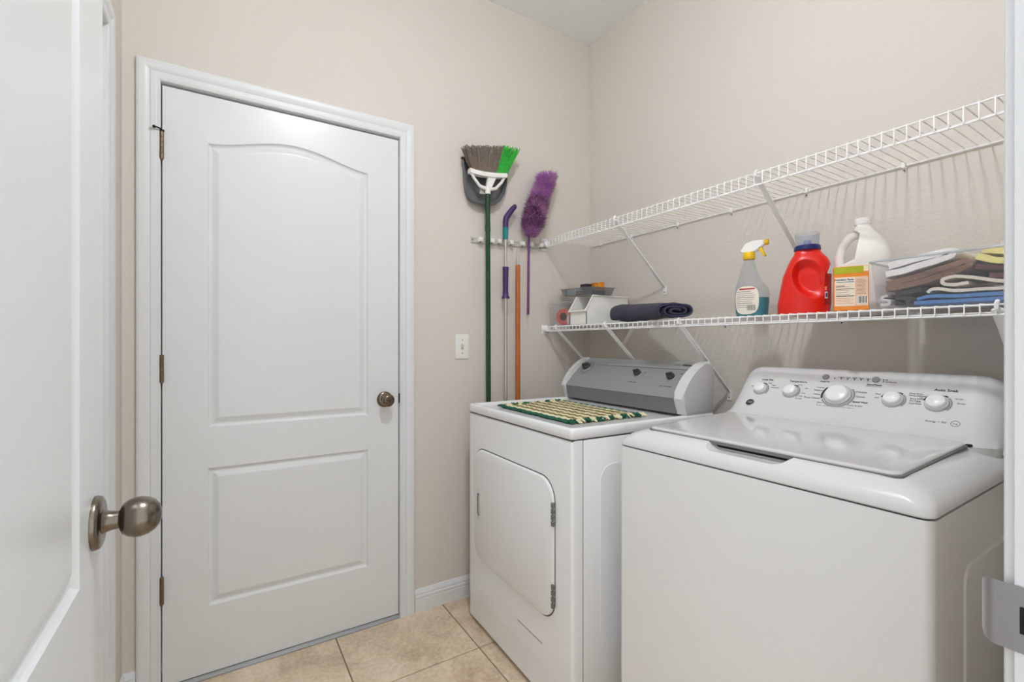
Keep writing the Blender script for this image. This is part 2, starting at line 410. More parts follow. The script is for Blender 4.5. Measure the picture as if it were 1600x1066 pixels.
# strike plate on the entry jamb, door stop strip
bm = NB()
zc = .9335; hh = .0285; yj = E1 - .0006
def strike():
    prof = [(1.898, 0), (XD - .0125, 0)]
    for i in range(1, 9):
        a = i / 8 * 1.5; prof.append((XD - .0125 - .012 * math.sin(a), .026 * (1 - math.cos(a))))
    for k, (x, dy) in enumerate(prof):
        pass
    rows = []
    for k, (x, dy) in enumerate(prof):
        f = 1.0 if k < 2 else max(.30, math.sqrt(max(0, 1 - ((k - 1) / 8.6) ** 2)))
        rows.append([Vector((x, yj + dy - .0012, zc - hh * f)), Vector((x, yj + dy - .0012, zc + hh * f)), Vector((x, yj + dy, zc + hh * f)), Vector((x, yj + dy, zc - hh * f))])
    loft(bm, rows)
strike()
part('strike_plate', bm, M_STEEL, entry_jamb, 40, 'satin steel strike plate')
bm = NB(); box(bm, XD + .0035, XD + .024, yj - .0022, yj - .0014, zc - .0115, zc + .0115, .0003, 1); part('strike_hole', bm, M_BLACK, entry_jamb)
for dz in (-.021, .021):
    bm = NB(); lathe(bm, (XD + .014, yj - .0012, zc + dz), (0, -1, 0), [(.0042, 0), (.0042, .0006), (.0025, .0014), (0, .0014)], 14); part('screw', bm, M_CHROME, entry_jamb)
bm = NB(); box(bm, XD + .042, XD + .080, E1 - .011, E1, 0, 2.05, .003, 2); box(bm, XD + .042, XD + .080, E0, E0 + .011, 0, 2.05, .003, 2); struct('trim_7', bm, M_TRIM, 30, 'white door stop strips of the entry doorway')

# light switch
sw = thing('light_switch', 'white toggle light switch plate on the beige wall beside the door', 'light switch', (0, -.7763, 1.1565))
bm = NB(); box(bm, .0003, .006, -.7763 - .035, -.7763 + .035, 1.1565 - .0575, 1.1565 + .0575, .003, 3); part('cover_plate', bm, mat('switch_plastic', (232, 230, 226), .35), sw)
bm = NB(); box(bm, .004, .0066, -.7763 - .006, -.7763 + .006, 1.1565 - .013, 1.1565 + .013, .0005, 1); part('toggle_slot', bm, mat('switch_slot', (176, 173, 168), .6), sw)
bm = NB(); prism(bm, [(.004, -.005), (.004, .006), (.016, .013), (.018, .008)], lambda u, v, s: Vector((u, -.7763 + s, 1.1565 + v)), -.004, .004); part('toggle', bm, mat('switch_plastic', (0, 0, 0)), sw)
for dz in (-.03, .03):
    bm = NB(); lathe(bm, (.006, -.7763, 1.1565 + dz), (1, 0, 0), [(.0035, 0), (.003, .0012), (0, .0014)], 12); part('screw', bm, mat('switch_screw', (165, 162, 158), .5), sw)

# ceiling lamp (above the room, the source of its light)
lamp = thing('ceiling_light', 'round flush-mount ceiling light with frosted glass dome', 'ceiling light', (*LAMP_XY, H))
bm = NB(); lathe(bm, (*LAMP_XY, H), (0, 0, -1), [(.13, 0), (.13, .02), (.11, .03)], 40); part('base_pan', bm, mat('lamp_pan', (225, 225, 225), .4), lamp)
bm = NB(); lathe(bm, (*LAMP_XY, H - .028), (0, 0, -1), [(.072, 0), (.071, .012), (.064, .026), (.047, .037), (.024, .044), (0, .046)], 40)
part('glass_dome', bm, mat('lit_frosted_glass', (255, 250, 242), .5, emit=((243, 249, 255), LAMP_STRENGTH)), lamp, 60)

# ------------------------------------------------------------------ wire shelves
def wire_shelf(name, label, z, lip, x0, x1, depth, brackets, clips, foot_drop, two_lower):
    t = thing(name, label, 'shelf', (x0, 0, z))
    yf = -depth; r = .00155
    def rod(nm, y, zz, rr=.0023):
        bm = NB(); cyl(bm, (x0, y, zz), (x1, y, zz), rr, n=8); part(nm, bm, M_WIRE, t)
    rod('front_rail', yf, z - .0015); rod('lip_rail', yf, z - lip); rod('back_rail', -.006, z - .004); rod('support_rail', yf + .006, z - lip + .005, .0018)
    bm = NB(); tube(bm, [(0, -.004, 0), (0, yf - .001, 0), (0, yf - .0035, -.0025), (0, yf - .0035, -lip - .001)], r, 6)
    me = mesh_of('deck_wire', bm, M_WIRE, 50)
    n = int((x1 - x0) / .0254)
    for i in range(n + 1):
        o = bpy.data.objects.new('deck_wire', me); col.objects.link(o); o.parent = t; o.location = (min(i * .0254 + .006, x1 - x0), 0, .0015)
    for bx in brackets:
        bm = NB()
        # flattened diagonal strut with hooked top and drilled wall foot
        zt, zf = z - .010, z - foot_drop
        poly = [(-.011, -.0016), (-.005, .0016), (.005, .0016), (.011, -.0016), (.005, -.001), (-.005, -.001)]
        d = Vector((0, -yf - .004, zf + .02 - zt)).normalized(); nn = Vector((0, -d.z, d.y))
        a = Vector((bx, yf + .002, zt)); b = Vector((bx, -.004, zf + .02))
        loft(bm, [[p + Vector((u, 0, 0)) * k + nn * v * 3 for u, v in poly] for p, k in ((a, 1.0), (a + d * .06, .8), (a + d * .2, .7), (b - d * .02, .7), (b, .6))])
        box(bm, bx - .009, bx + .009, -.0045, -.0005, zf - .016, zf + .022, .001, 1)
        tube(bm, [a + Vector((0, 0, -.002)), a + Vector((0, -.008, .0)), a + Vector((0, -.009, .012)), a + Vector((0, -.001, .016))], .0042, 8)
        br = part('bracket', bm, M_WIRE, t, 40, 'white diagonal shelf brace')
        bm = NB(); lathe(bm, (bx, -.0045, zf - .004), (0, -1, 0), [(.0032, 0), (.003, .001), (0, .0016)], 10); part('screw', bm, mat('dark_screw', (90, 88, 86), .5, .5), br)
    for cx in clips:
        bm = NB(); box(bm, cx - .006, cx + .006, -.012, -.0005, z - .012, z + .006, .002, 1); box(bm, cx - .004, cx + .004, -.004, -.0005, z - .022, z - .010, .001, 1)
        c = part('wall_clip', bm, M_WIRE, t)
        bm = NB(); lathe(bm, (cx, -.004, z - .018), (0, -1, 0), [(.0028, 0), (.0028, .001), (0, .0014)], 8); part('screw', bm, mat('dark_screw', (90, 88, 86)), c)
    # end bracket on the back wall (rounded cap that carries the front rail)
    bm = NB(); box(bm, .0006, .004, yf - .018, yf + .018, z - lip - .014, z + .010, .003, 2)
    lathe(bm, (.003, yf, z - lip / 2), (1, 0, 0), [(.016, 0), (.016, x0 - .003), (.013, x0 + .004)], 16)
    part('end_bracket', bm, M_WIRE, t, 40)
    return t
wire_shelf('wire_shelf', 'upper white wire shelf, empty, with diagonal braces', 1.7005, .0395, .024, XD - .004, .312, (.515, 1.128), (.095, .314, .5875, .8444, 1.1237, 1.3966, 1.66), .292, True)
wire_shelf('wire_shelf', 'lower white wire shelf carrying bottles, bins and towels above the machines', 1.2565, .0235, .024, XD - .004, .307, (.10, .452, .835, 1.657), (.019 + .02, .4234, .8195, 1.2317, 1.62), .296, False)
SZ = 1.2605

# ------------------------------------------------------------------ dryer
DX, DY, DW, DD, DT = .158, -.818, .712, .665, .915
dry = thing('dryer', 'white front-loading dryer with grey control panel beside the wall corner', 'dryer', (DX, DY, 0), math.radians(-1.2))
bm = NB(); box(bm, 0, DW, .042, DD, .018, .878, .004, 2); lpart('cabinet', bm, M_APPL, dry)
bm = NB(); box(bm, .0, DW, .0, .040, .1165, .878, .012, 3, lambda c, d: abs(d.z) > .9 and c.y < .02 or abs(d.x) > .9 and c.z > .8 and c.y < .02); fp = lpart('front_panel', bm, M_APPL, dry)
bm = NB(); box(bm, .0, DW, .0015, .040, .020, .1145, .010, 3, lambda c, d: abs(d.z) > .9 and c.y < .02); lpart('toe_panel', bm, M_APPL, dry)
bm = NB(); box(bm, .01, DW - .01, .03, DD - .01, .004, .02); lpart('base', bm, M_BLACK, dry)
M_SEAM_SHADE = mat('dryer_seam_shade', (60, 61, 62), .7)  # dark filler: shade of the open panel gaps put in as colour
bm = NB(); box(bm, .0015, DW - .0012, .0385, .0435, .03, .8775); box(bm, .002, DW - .002, .004, DD - .004, .8770, .8825); box(bm, .003, DW - .003, .003, .03, .113, .118); lpart('seam_shade_fill', bm, M_SEAM_SHADE, dry, 0)
bm = NB()
rings = []
for z, i in ((.8815, .002), (.884, 0), (.907, 0), (.9125, .0025), (.915, .007), (.915, .014), (.9135, .018), (.906, .026), (.9045, .034)):
    rings.append(rrect(i, DW - i, i - .002, DD - (0 if i < .012 else (i - .01)), .012 + i * .3, z))
loft(bm, rings); lpart('top_panel', bm, M_APPL, dry, 50)
# door with its surrounding groove, handle pocket, hinges
def rr_xz(x0, x1, z0, z1, r, y, n=8): return [Vector((p.x, y, p.y)) for p in rrect(x0, x1, z0, z1, r, 0, n)]
dx0, dx1, dz0, dz1 = .064, .624, .290, .741
bm = NB(); loft(bm, [rr_xz(dx0 - .004, dx1 + .004, dz0 - .004, dz1 + .004, .075, .002), rr_xz(dx0 - .004, dx1 + .004, dz0 - .004, dz1 + .004, .075, -.0006)]); lpart('door_gap', bm, mat('dryer_gap', (96, 97, 98), .6), fp)
bm = NB(); loft(bm, [rr_xz(dx0, dx1, dz0, dz1, .072, .001), rr_xz(dx0, dx1, dz0, dz1, .072, -.004), rr_xz(dx0 + .0025, dx1 - .0025, dz0 + .0025, dz1 - .0025, .070, -.0075), rr_xz(dx0 + .006, dx1 - .006, dz0 + .006, dz1 - .006, .067, -.009)])
dd = lpart('door', bm, M_APPL, dry, 50)
hx, hz = .112, .515
bm = NB(); loft(bm, [rr_xz(hx - .021, hx + .021, hz - .060, hz + .060, .012, -.0088), rr_xz(hx - .021, hx + .021, hz - .060, hz + .060, .012, -.0098), rr_xz(hx - .019, hx + .019, hz - .058, hz + .058, .011, -.0104)]); pk = lpart('handle_plate', bm, M_APPL2, dd)
bm = NB(); loft(bm, [rr_xz(hx - .014, hx + .012, hz - .046, hz + .046, .012, -.0103), rr_xz(hx - .014, hx + .012, hz - .046, hz + .046, .012, -.0107)]); lpart('pocket', bm, mat('pocket_shade', (120, 121, 122), .5), pk)
bm = NB(); loft(bm, [rr_xz(hx - .002, hx + .011, hz - .042, hz + .042, .006, -.0105), rr_xz(hx - .0, hx + .010, hz - .040, hz + .040, .005, -.0125)]); lpart('grip', bm, M_CHROME, pk)
for z in (.635, .378):
    bm = NB()
    for k in range(4): box(bm, dx1 - .006, dx1 + .006, -.0125, -.004, z - .038 + k * .0195, z - .038 + k * .0195 + .0165, .002, 1)
    lpart('hinge', bm, mat('hinge_zinc', (128, 130, 132), .35, .8), dd)
bm = NB(); box(bm, .40, .555, -.0006, .001, .1885, .1905); lpart('vent_slit', bm, mat('dryer_gap', (0, 0, 0)), fp)
# side embossed panel
bm = NB(); loft(bm, [[Vector((DW - .001, p.x, p.y)) for p in rrect(.108, .56, .21, .795, .05, 0)], [Vector((DW + .0015, p.x, p.y)) for p in rrect(.110, .558, .212, .793, .05, 0)]]); lpart('side_emboss', bm, M_APPL, dry, 30)
# console: profile (ly, z)
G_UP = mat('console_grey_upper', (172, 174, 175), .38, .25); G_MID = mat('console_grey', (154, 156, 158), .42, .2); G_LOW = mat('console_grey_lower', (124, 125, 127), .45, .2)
knee, base_f = (.498, .9725), (.508, .9155)
def fp_curve(s):   # s 0..1 from knee to crest
    a = Vector(knee); c = Vector((.648, 1.0975)); b = Vector((.562, 1.052))
    return a * (1 - s) ** 2 + b * 2 * s * (1 - s) + c * s * s
def ftan(s): return (fp_curve(min(s + .01, 1)) - fp_curve(max(s - .01, 0))).normalized()
cw0, cw1 = .026, DW - .046
back = [(.655, 1.094), (.658, 1.08), (.658, .9155)]
def strip(pts, x0, x1, nm, m, th=None):
    bm = NB(); loft(bm, [[Vector((x0, p[0], p[1])) for p in pts], [Vector((x1, p[0], p[1])) for p in pts]]); return lpart(nm, bm, m, dry, 40)
body_pts = [(base_f[0] + .006, base_f[1]), (knee[0] + .006, knee[1])] + [tuple(fp_curve(i / 10) + Vector((.004, -.003))) for i in range(1, 11)] + back
cons = strip(body_pts, .004, DW - .004, 'console', mat('console_shell', (205, 207, 208), .35))
def skin(s0, s1, nm, m, off, n=12, lift=0):
    bm = NB(); rows = []
    for i in range(n + 1):
        s = s0 + (s1 - s0) * i / n; p = fp_curve(s); t = ftan(s); nn = Vector((-t.y, t.x)); q = p + nn * off; q2 = p - nn * .002
        rows.append([Vector((cw0, q.x, q.y)), Vector((cw1, q.x, q.y)), Vector((cw1, q2.x, q2.y)), Vector((cw0, q2.x, q2.y))])
    loft(bm, rows); return lpart(nm, bm, m, cons, 60)
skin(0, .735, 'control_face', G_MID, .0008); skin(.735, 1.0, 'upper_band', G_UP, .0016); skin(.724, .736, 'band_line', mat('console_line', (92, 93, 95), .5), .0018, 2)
bm = NB(); p0, p1 = Vector(base_f), Vector(knee)
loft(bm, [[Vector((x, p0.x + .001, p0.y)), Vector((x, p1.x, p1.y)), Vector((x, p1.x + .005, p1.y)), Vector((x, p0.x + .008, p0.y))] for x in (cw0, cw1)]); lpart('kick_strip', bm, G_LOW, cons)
# white end caps
def cap_curve(i): q = i / 12; return Vector(knee) * (1 - q) ** 2 + Vector((.538, 1.062)) * 2 * q * (1 - q) + Vector((.640, 1.100)) * q * q
cap = [(base_f[0] + .004, base_f[1]), (base_f[0] + .001, .93), (base_f[0] - .006, .950), (knee[0] - .008, knee[1])] + [tuple(cap_curve(i) + Vector((-.0065, .0045))) for i in range(1, 12)] + [(.636, 1.105), (.650, 1.1035), (.660, 1.092), (.663, 1.07), (.663, .9155)]
for x0, x1, b in ((.0, cw0, .002), (cw1, DW - .002, .009)):
    bm = NB(); loft(bm, [[Vector((x, p[0], p[1])) for p in cap] for x in (x0, x1)])
    es = [e for e in bm.edges if abs(e.verts[0].co.x - e.verts[1].co.x) < 1e-6]
    bmesh.ops.bevel(bm, geom=es, offset=b, segments=3, profile=.5, affect='EDGES', clamp_overlap=True)
    lpart('end_cap', bm, M_APPL2, cons, 45, 'white plastic console end cap')
def dpt(x, s, off=.0012): p = fp_curve(s); t = ftan(s); n = Vector((0, -t.y, t.x)); return Vector((x, p.x, p.y)) + n * off, n, Vector((0, t.x, t.y))
def ring_face(bm, o, n, t, r0, r1, a0, a1, k=24, h=.0004):
    X = Vector((1, 0, 0)); rows = []
    for i in range(k + 1):
        a = math.radians(a0 + (a1 - a0) * i / k); d = X * math.cos(a) + t * math.sin(a)
        rows.append([o + d * r0, o + d * r1, o + d * r1 + n * h, o + d * r0 + n * h])
    loft(bm, rows, True, abs(a1 - a0) < 359, abs(a1 - a0) < 359); return bm
M_KNOB = mat('dryer_knob', (62, 63, 65), .35); M_KRIM = mat('dryer_knob_rim', (178, 180, 182), .3, .6)
for x, s, r in ((.083, .60, .022), (.425, .50, .016), (.600, .47, .016)):
    o, n, t = dpt(x, s, .001)
    bm = NB(); lathe(bm, o, n, [(r * 1.12, 0), (r * 1.12, .002), (r * 1.0, .004)], 28); kb = lpart('knob_rim', bm, M_KRIM, cons)
    bm = NB(); lathe(bm, o, n, [(r, .003), (r * .92, .014), (r * .86, .016), (0, .016)], 28)
    g1 = n * .016 + o; X = (Vector((1, 0, 0)) * .9 + t * .35).normalized(); Y = n.cross(X)
    loft(bm, [[g1 + X * a * r * .8 + Y * b * r * .26 for a, b in ((-1, -1), (1, -1), (1, 1), (-1, 1))], [g1 + n * .011 + X * a * r * .7 + Y * b * r * .16 for a, b in ((-1, -1), (1, -1), (1, 1), (-1, 1))]])
    lpart('knob', bm, M_KNOB, kb)
o, n, t = dpt(.083, .60, .0009); bm = NB(); ring_face(bm, o, n, t, .0255, .043, 0, 360, 36, .0003); lpart('dial_scale', bm, mat('dial_scale_grey', (160, 162, 164), .4, .2), cons)
bm = NB()
for k in range(26):
    a = math.radians(k * 360 / 26); d = Vector((math.cos(a), 0, 0)) + t * math.sin(a); q = o + d * .030 + n * .0003; w = n.cross(d) * .0011
    loft(bm, [[q - w, q + w, q + w + n * .0003, q - w + n * .0003], [q + d * .008 - w, q + d * .008 + w, q + d * .008 + w + n * .0003, q + d * .008 - w + n * .0003]])
lpart('dial_ticks', bm, M_INK, cons, 0)
def dtext(s_, x, s, size, m=M_INK, bold=0.0, shear=0, off=.0011, align='CENTER'):
    o, n, t = dpt(x, s, off); text('lettering', s_, size, m, cons, basis(o, (1, 0, 0), t), align, bold, shear=shear)
dtext('Wrinkle Guard', .425, .27, .0075); dtext('End of Cycle Signal', .600, .24, .0075)
dtext('On', .398, .50, .006); dtext('Off', .455, .56, .006); dtext('Loud', .632, .60, .006); dtext('Low', .455, .47, .006)
dtext('Kenmore', .632, .87, .016, mat('badge_ink', (22, 22, 23), .4), .0006, .25, .0019)
dtext('80 SERIES', .578, .87, .006, M_INKL, 0, 0, .0019); dtext('Heavy Duty', .30, .93, .007, M_INKL, 0, 0, .0019)

# rag rug lying on the dryer
M_RG = mat('rug_green', (34, 104, 78), .95, bump=(260, .6, .004), vary=(120, (20, 70, 52), .2)); M_RC = mat('rug_cream', (226, 220, 176), .95, bump=(260, .6, .004), vary=(60, (236, 226, 196), .2)); M_RB = mat('rug_brown', (158, 140, 96), .95, bump=(260, .6, .004), vary=(90, (120, 118, 80), .2))
rug = thing('rag_rug', 'small woven rag rug in cream with green edges lying on the dryer', 'rug', (.520, -.575, .9045), math.radians(-1.5))
RW, RD = .455, .335; N = 15
for k in range(N):
    y = -RD / 2 + RD * (k + .5) / N; m = M_RG if k in (0, N - 1) else (M_RC if k % 2 == 1 else M_RB)
    rad = .0195 if m is M_RC else .0125 if m is M_RG else .0042; pts = []; rr = []
    bm = NB(); rings = []
    for i in range(41):
        x = -RW / 2 + RW * i / 40; wob = noise.noise(Vector((x * 14, k * 3.1, 0))) * .003; z = (.0098 if m is M_RB else .0055) + .0015 * math.sin(i * 1.9 + k) + noise.noise(Vector((x * 30, k * 5, 2))) * .0012
        rings.append([Vector((x, y + wob + math.cos(a) * rad, max(.0002, z + math.sin(a) * (.0048 if m is not M_RB else .003)))) for a in [2 * PI * j / 8 for j in range(8)]])
    loft(bm, rings); lpart('cord', bm, m, rug, 60)
bm1, bm2 = NB(), NB()
for end in (-1, 1):
    for k in range(60):
        y = -RD / 2 + RD * (k + .5) / 60; q = bm1 if (k // 5) % 2 == 0 else bm2
        L = .022 + random.random() * .014; p = Vector((end * (RW / 2 - .006), y, .006)); e = p + Vector((end * L, random.uniform(-.010, .010), random.uniform(-.004, .004)))
        e.z = max(e.z, .0035); mid = (p + e) / 2 + Vector((0, 0, .004 + random.random() * .004))
        tube(q, [p, mid, e], [.003, .0042, .003], 5)
f1 = lpart('fringe', bm1, M_RG, rug, 60); f1['kind'] = 'stuff'; f2 = lpart('fringe', bm2, M_RC, rug, 60); f2['kind'] = 'stuff'

# ------------------------------------------------------------------ washer
WX, WY, WW, WDp = .994, -.765, .686, .680
was = thing('washer', 'white top-loading washing machine with a row of white knobs', 'washing machine', (WX, WY, 0), math.radians(.8))
bm = NB(); box(bm, 0, WW, 0, WDp, .022, .8835, .016, 4, lambda c, d: abs(d.z) > .9); lpart('cabinet', bm, M_APPL, was, 40)
bm = NB(); box(bm, .02, WW - .02, .02, WDp - .02, .004, .03); lpart('base', bm, M_BLACK, was)
bm = NB(); loft(bm, [rrect(.004, WW - .004, .004, WDp - .004, .018, .880), rrect(.004, WW - .004, .004, WDp - .004, .018, .890)]); lpart('seam_shade_fill', bm, mat('seam_shade', (70, 71, 72), .7), was)
bm = NB(); loft(bm, [[Vector((WW - .001, p.x, p.y)) for p in rrect(.15, .60, .12, .775, .03, 0)], [Vector((WW + .003, p.x, p.y)) for p in rrect(.155, .595, .125, .770, .03, 0)]]); lpart('side_emboss', bm, M_APPL, was, 30)
bm = NB(); rings = []
for z, fr, sd, r in ((.8865, .001, .001, .020), (.889, -.001, -.001, .022), (.897, 0, 0, .024), (.907, .004, .004, .030), (.917, .013, .014, .038), (.925, .025, .028, .045), (.9305, .038, .042, .050), (.9335, .050, .054, .052)):
    rings.append(rrect(sd, WW - sd, fr, WDp - .001, r, z, 6))
# close the top as a gently rising deck towards the console
loft(bm, rings, True, True, False)
top = rings[-1]
inner = [Vector((p.x, p.y, .9335 + max(0, min((p.y - .05) / .38, 1)) * .0125)) for p in rrect(.060, WW - .060, .058, WDp - .10, .04, 0, 6)]
loft(bm, [top, inner])
bmesh.ops.remove_doubles(bm, verts=bm.verts, dist=1e-6)
cover_me = mesh_of('top_cover', bm, M_APPL2, 50)
cover = bpy.data.objects.new('top_cover', cover_me); col.objects.link(cover); cover.parent = was
# scooped finger notch at the front of the cover (boolean cut, applied)
bm = NB(); nx0, nx1 = .258, .442
loft(bm, [rrect(nx0 + .016, nx1 - .016, .018, .060, .012, .9165, 6), rrect(nx0 + .004, nx1 - .004, .008, .062, .016, .923, 6), rrect(nx0 - .008, nx1 + .008, -.006, .064, .020, .934, 6), rrect(nx0 - .020, nx1 + .020, -.020, .066, .022, .960, 6)])
cut = bpy.data.objects.new('cutter', mesh_of('cutter', bm, M_APPL2, 50)); col.objects.link(cut); cut.parent = was
md = cover.modifiers.new('cut', 'BOOLEAN'); md.object = cut; md.operation = 'DIFFERENCE'; md.solver = 'EXACT'
bpy.context.view_layer.update()
dg = bpy.context.evaluated_depsgraph_get()
nm = bpy.data.meshes.new_from_object(cover.evaluated_get(dg)); cover.modifiers.clear(); cover.data = nm; nm.name = 'top_cover'
bpy.data.objects.remove(cut)
nm.set_sharp_from_angle(angle=math.radians(40))
# lid
def lid_ring(i, dz, n=6):
    out = []
    for p in rrect(.062 + i, WW - .060 - i, .052 + i, .432 - i, .018, 0, n):
        out.append(Vector((p.x, p.y, .9345 + (p.y - .05) / .38 * .0125 + dz)))
    return out
bm = NB(); loft(bm, [lid_ring(-.003, -.006), lid_ring(-.003, .0006)]); lpart('lid_gap', bm, mat('lid_gap_shade', (118, 119, 120), .7), was)
bm = NB(); loft(bm, [lid_ring(.002, -.004), lid_ring(.0, .001), lid_ring(0, .0035), lid_ring(.0015, .0055), lid_ring(.005, .0065), lid_ring(.012, .0068)]); lpart('lid', bm, mat('lid_gloss', (207, 208, 209), .10, coat=.5), was, 50)
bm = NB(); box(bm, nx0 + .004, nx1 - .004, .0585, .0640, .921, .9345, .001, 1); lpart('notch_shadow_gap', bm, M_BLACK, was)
bm = NB(); box(bm, WW - .064, WW - .052, .424, .436, .9435, .9495, .002, 1); lpart('hinge_slot', bm, M_BLACK, was)
# console
CP = [(.419, .915), (.420, .9445), (.440, .947), (.458, .9525), (.474, .962), (.490, .976), (.515, 1.002), (.540, 1.031), (.560, 1.057), (.571, 1.073), (.580, 1.083), (.592, 1.0895), (.610, 1.092), (.645, 1.090), (.668, 1.080), (.677, 1.060), (.679, .90)]
HW = .325; CXc = WW / 2
def cons_k(x):
    e = abs(x - CXc); R = .062; q = e - (HW - R)
    if q <= 0: return 1.0
    return 1 - (R - math.sqrt(max(R * R - q * q, 0))) / (1.092 - .93)
bm = NB(); rows = []
xs = [CXc - HW + .065 * (1 - math.cos(PI / 2 * i / 10)) for i in range(11)]; xs += [CXc - HW + .065 + (2 * HW - .13) * i / 8 for i in range(1, 8)]; xs += [CXc + HW - .065 * (1 - math.cos(PI / 2 * i / 10)) for i in range(10, -1, -1)]
for x in xs:
    k = cons_k(x); fl = 1 + 0 * x
    rows.append([Vector((x, .679 - (.679 - p[0]) * (.25 + .75 * k) if i < len(CP) - 1 else .679, .93 + (p[1] - .93) * k)) for i, p in enumerate(CP)])
loft(bm, rows); wc = lpart('console', bm, M_APPL2, was, 60)
# flared skirt at both console ends
for sgn in (-1, 1):
    bm = NB(); rows = []
    for i in range(9):
        a = i / 8; x = CXc + sgn * (HW - .028 + .045 * (a)); zt = .934 + .105 * (1 - a) ** 2.4
        rows.append([Vector((x, .47 + .06 * (1 - a), .925)), Vector((x, .47 + .07 * (1 - a), .932 + (zt - .932) * .25)), Vector((x, .53 + .03 * (1 - a), .932 + (zt - .932) * .8)), Vector((x, .57, zt)), Vector((x, .672, zt)), Vector((x, .679, zt - .004)), Vector((x, .679, .925))])
    loft(bm, rows); lpart('console_flare', bm, M_APPL2, wc, 60)
def cpt(x, z, off=.0006):
    for (a, za), (b, zb) in zip(CP, CP[1:]):
        if za <= z <= zb:
            f = (z - za) / (zb - za); t = Vector((0, b - a, zb - za)).normalized(); n = Vector((0, -t.z, t.y)); return Vector((x, a + (b - a) * f, z)) + n * off, n, t
KZ = 1.0225
M_KW = mat('washer_knob', (238, 238, 238), .25); M_KS = mat('washer_knob_skirt', (196, 198, 200), .25, .15)
for wx, r in ((1.1015, .0175), (1.195, .0185), (1.324, .0285), (1.4525, .0190), (1.541, .0195)):
    x = wx - WX; o, n, t = cpt(x, KZ, 0)
    bm = NB(); lathe(bm, o, n, [(r * 1.26, 0), (r * 1.26, .0015), (r * 1.20, .004), (r * 1.16, .006)], 36); kk = lpart('knob_skirt', bm, M_KS, wc, 40)
    bm = NB(); lathe(bm, o, n, [(r * 1.06, .004), (r * 1.0, .012), (r * .95, .015), (r * .87, .0165), (0, .0172)], 36); lpart('knob', bm, M_KW, kk, 45, 'white round dial knob')
    o2, n, t = cpt(x, KZ, .0004)
    bm = NB(); ring_face(bm, o2, n, t, r * 1.32, r * 1.50, 50, 200 if r > .025 else 165, 24); lpart('dial_arc', bm, M_INK, wc, 0)
    bm = NB(); ring_face(bm, o2, n, t, r * 1.32, r * 1.48, -40, 45, 20); lpart('dial_arc', bm, M_INKL, wc, 0)
    if r > .025:
        bm = NB(); ring_face(bm, o2, n, t, r * 1.32, r * 1.46, 206, 318, 24); lpart('dial_arc', bm, M_INKL, wc, 0)
def wtext(s_, wx, z, size, m=M_INK, bold=0.0, align='CENTER'):
    o, n, t = cpt(wx - WX, z); text('lettering', s_, size, m, wc, basis(o, (1, 0, 0), t), align, bold)
wtext('Load Size', 1.112, 1.0525, .0095, bold=.0001); wtext('Temperature', 1.206, 1.0525, .0095, bold=.0001); wtext('Auto Soak', 1.552, 1.0545, .0105, bold=.0002)
wtext('Large', 1.124, 1.0425, .005); wtext('Super', 1.138, 1.037, .005); wtext('Precise Fill', 1.132, 1.030, .0055, align='LEFT'); wtext('Small', 1.072, 1.030, .005)
wtext('Warm', 1.215, 1.0435, .005); wtext('Hot', 1.232, 1.035, .0055, align='LEFT'); wtext('Cool', 1.227, 1.0205, .0055, align='LEFT'); wtext('Cold', 1.222, 1.0125, .0055, align='LEFT'); wtext('Tap Cold', 1.215, 1.005, .005, align='LEFT')
for s_, a, al in (('Colors', 62, 'LEFT'), ('Normal', 80, 'LEFT'), ('Light', 46, 'LEFT'), ('Delicates', 25, 'LEFT'), ('Casuals', 2, 'LEFT'), ('Speed Wash', -24, 'LEFT'), ('Drain & Spin', -46, 'LEFT'), ('Active Wear', -74, 'LEFT'), ('Bulky Items', -104, 'RIGHT'), ('Jeans', -134, 'RIGHT'), ('Power Cleanse', -158, 'RIGHT'), ('Heavy', -178, 'RIGHT'), ('Medium', 162, 'RIGHT'), ('Whites', 148, 'RIGHT'), ('Light', 122, 'RIGHT')):
    o, n, t = cpt(1.324 - WX, KZ); d = Vector((math.cos(math.radians(a)), 0, 0)) + t * math.sin(math.radians(a)) * .93
    rad = .0445 + (.004 if s_ in ('Colors', 'Whites') else 0)
    text('lettering', s_, .0072, M_INK, wc, basis(o + d * rad, (1, 0, 0), t), al, .00015 if s_ in ('Whites', 'Speed Wash') else 0)
for s_, dx, dz in (('Deep Rinse', .030, .028), ('Fabric Softener', .030, .021), ('Extra Rinse', .034, .010), ('2nd Rinse', .034, .003), ('Cold Rinse', .034, -.006)): wtext(s_, 1.4525 + dx, KZ + dz * .7, .0058, align='LEFT')
wtext('Warm', 1.423, KZ + .012, .005, align='RIGHT'); wtext('Cold', 1.421, KZ + .003, .005, align='RIGHT'); wtext('Off', 1.512, KZ + .010, .005, align='RIGHT'); wtext('15 min', 1.571, KZ + .014, .0055, align='LEFT'); wtext('30 min', 1.577, KZ + .004, .0055, align='LEFT'); wtext('2 hr', 1.51, KZ + .001, .005, align='RIGHT')
# push buttons and the status row
for wx in (1.278, 1.4025):
    o, n, t = cpt(wx - WX, 1.071, 0); bm = NB(); lathe(bm, o, n, [(.0095, 0), (.0095, .0015), (.0085, .003), (0, .0032)], 24); lpart('push_button', bm, mat('button_grey', (150, 152, 155), .35, .3), wc, 40)
wtext('Deep Fill', 1.279, 1.0575, .0068); wtext('Start/Pause', 1.402, 1.057, .0075, bold=.0001); wtext('Hold 3 Seconds To Stop', 1.402, 1.0525, .0038, M_INKL)
for i, s_ in enumerate(('', 'Locked', 'Soak', 'Wash', 'Rinse', 'Spin')):
    wx = 1.302 + i * .0165; o, n, t = cpt(wx - WX, 1.0685, 0); bm = NB(); lathe(bm, o, n, [(.0018, 0), (.0018, .0008), (0, .001)], 10); lpart('status_light', bm, M_INK, wc, 40)
    if s_: wtext(s_, wx, 1.0725, .0052)
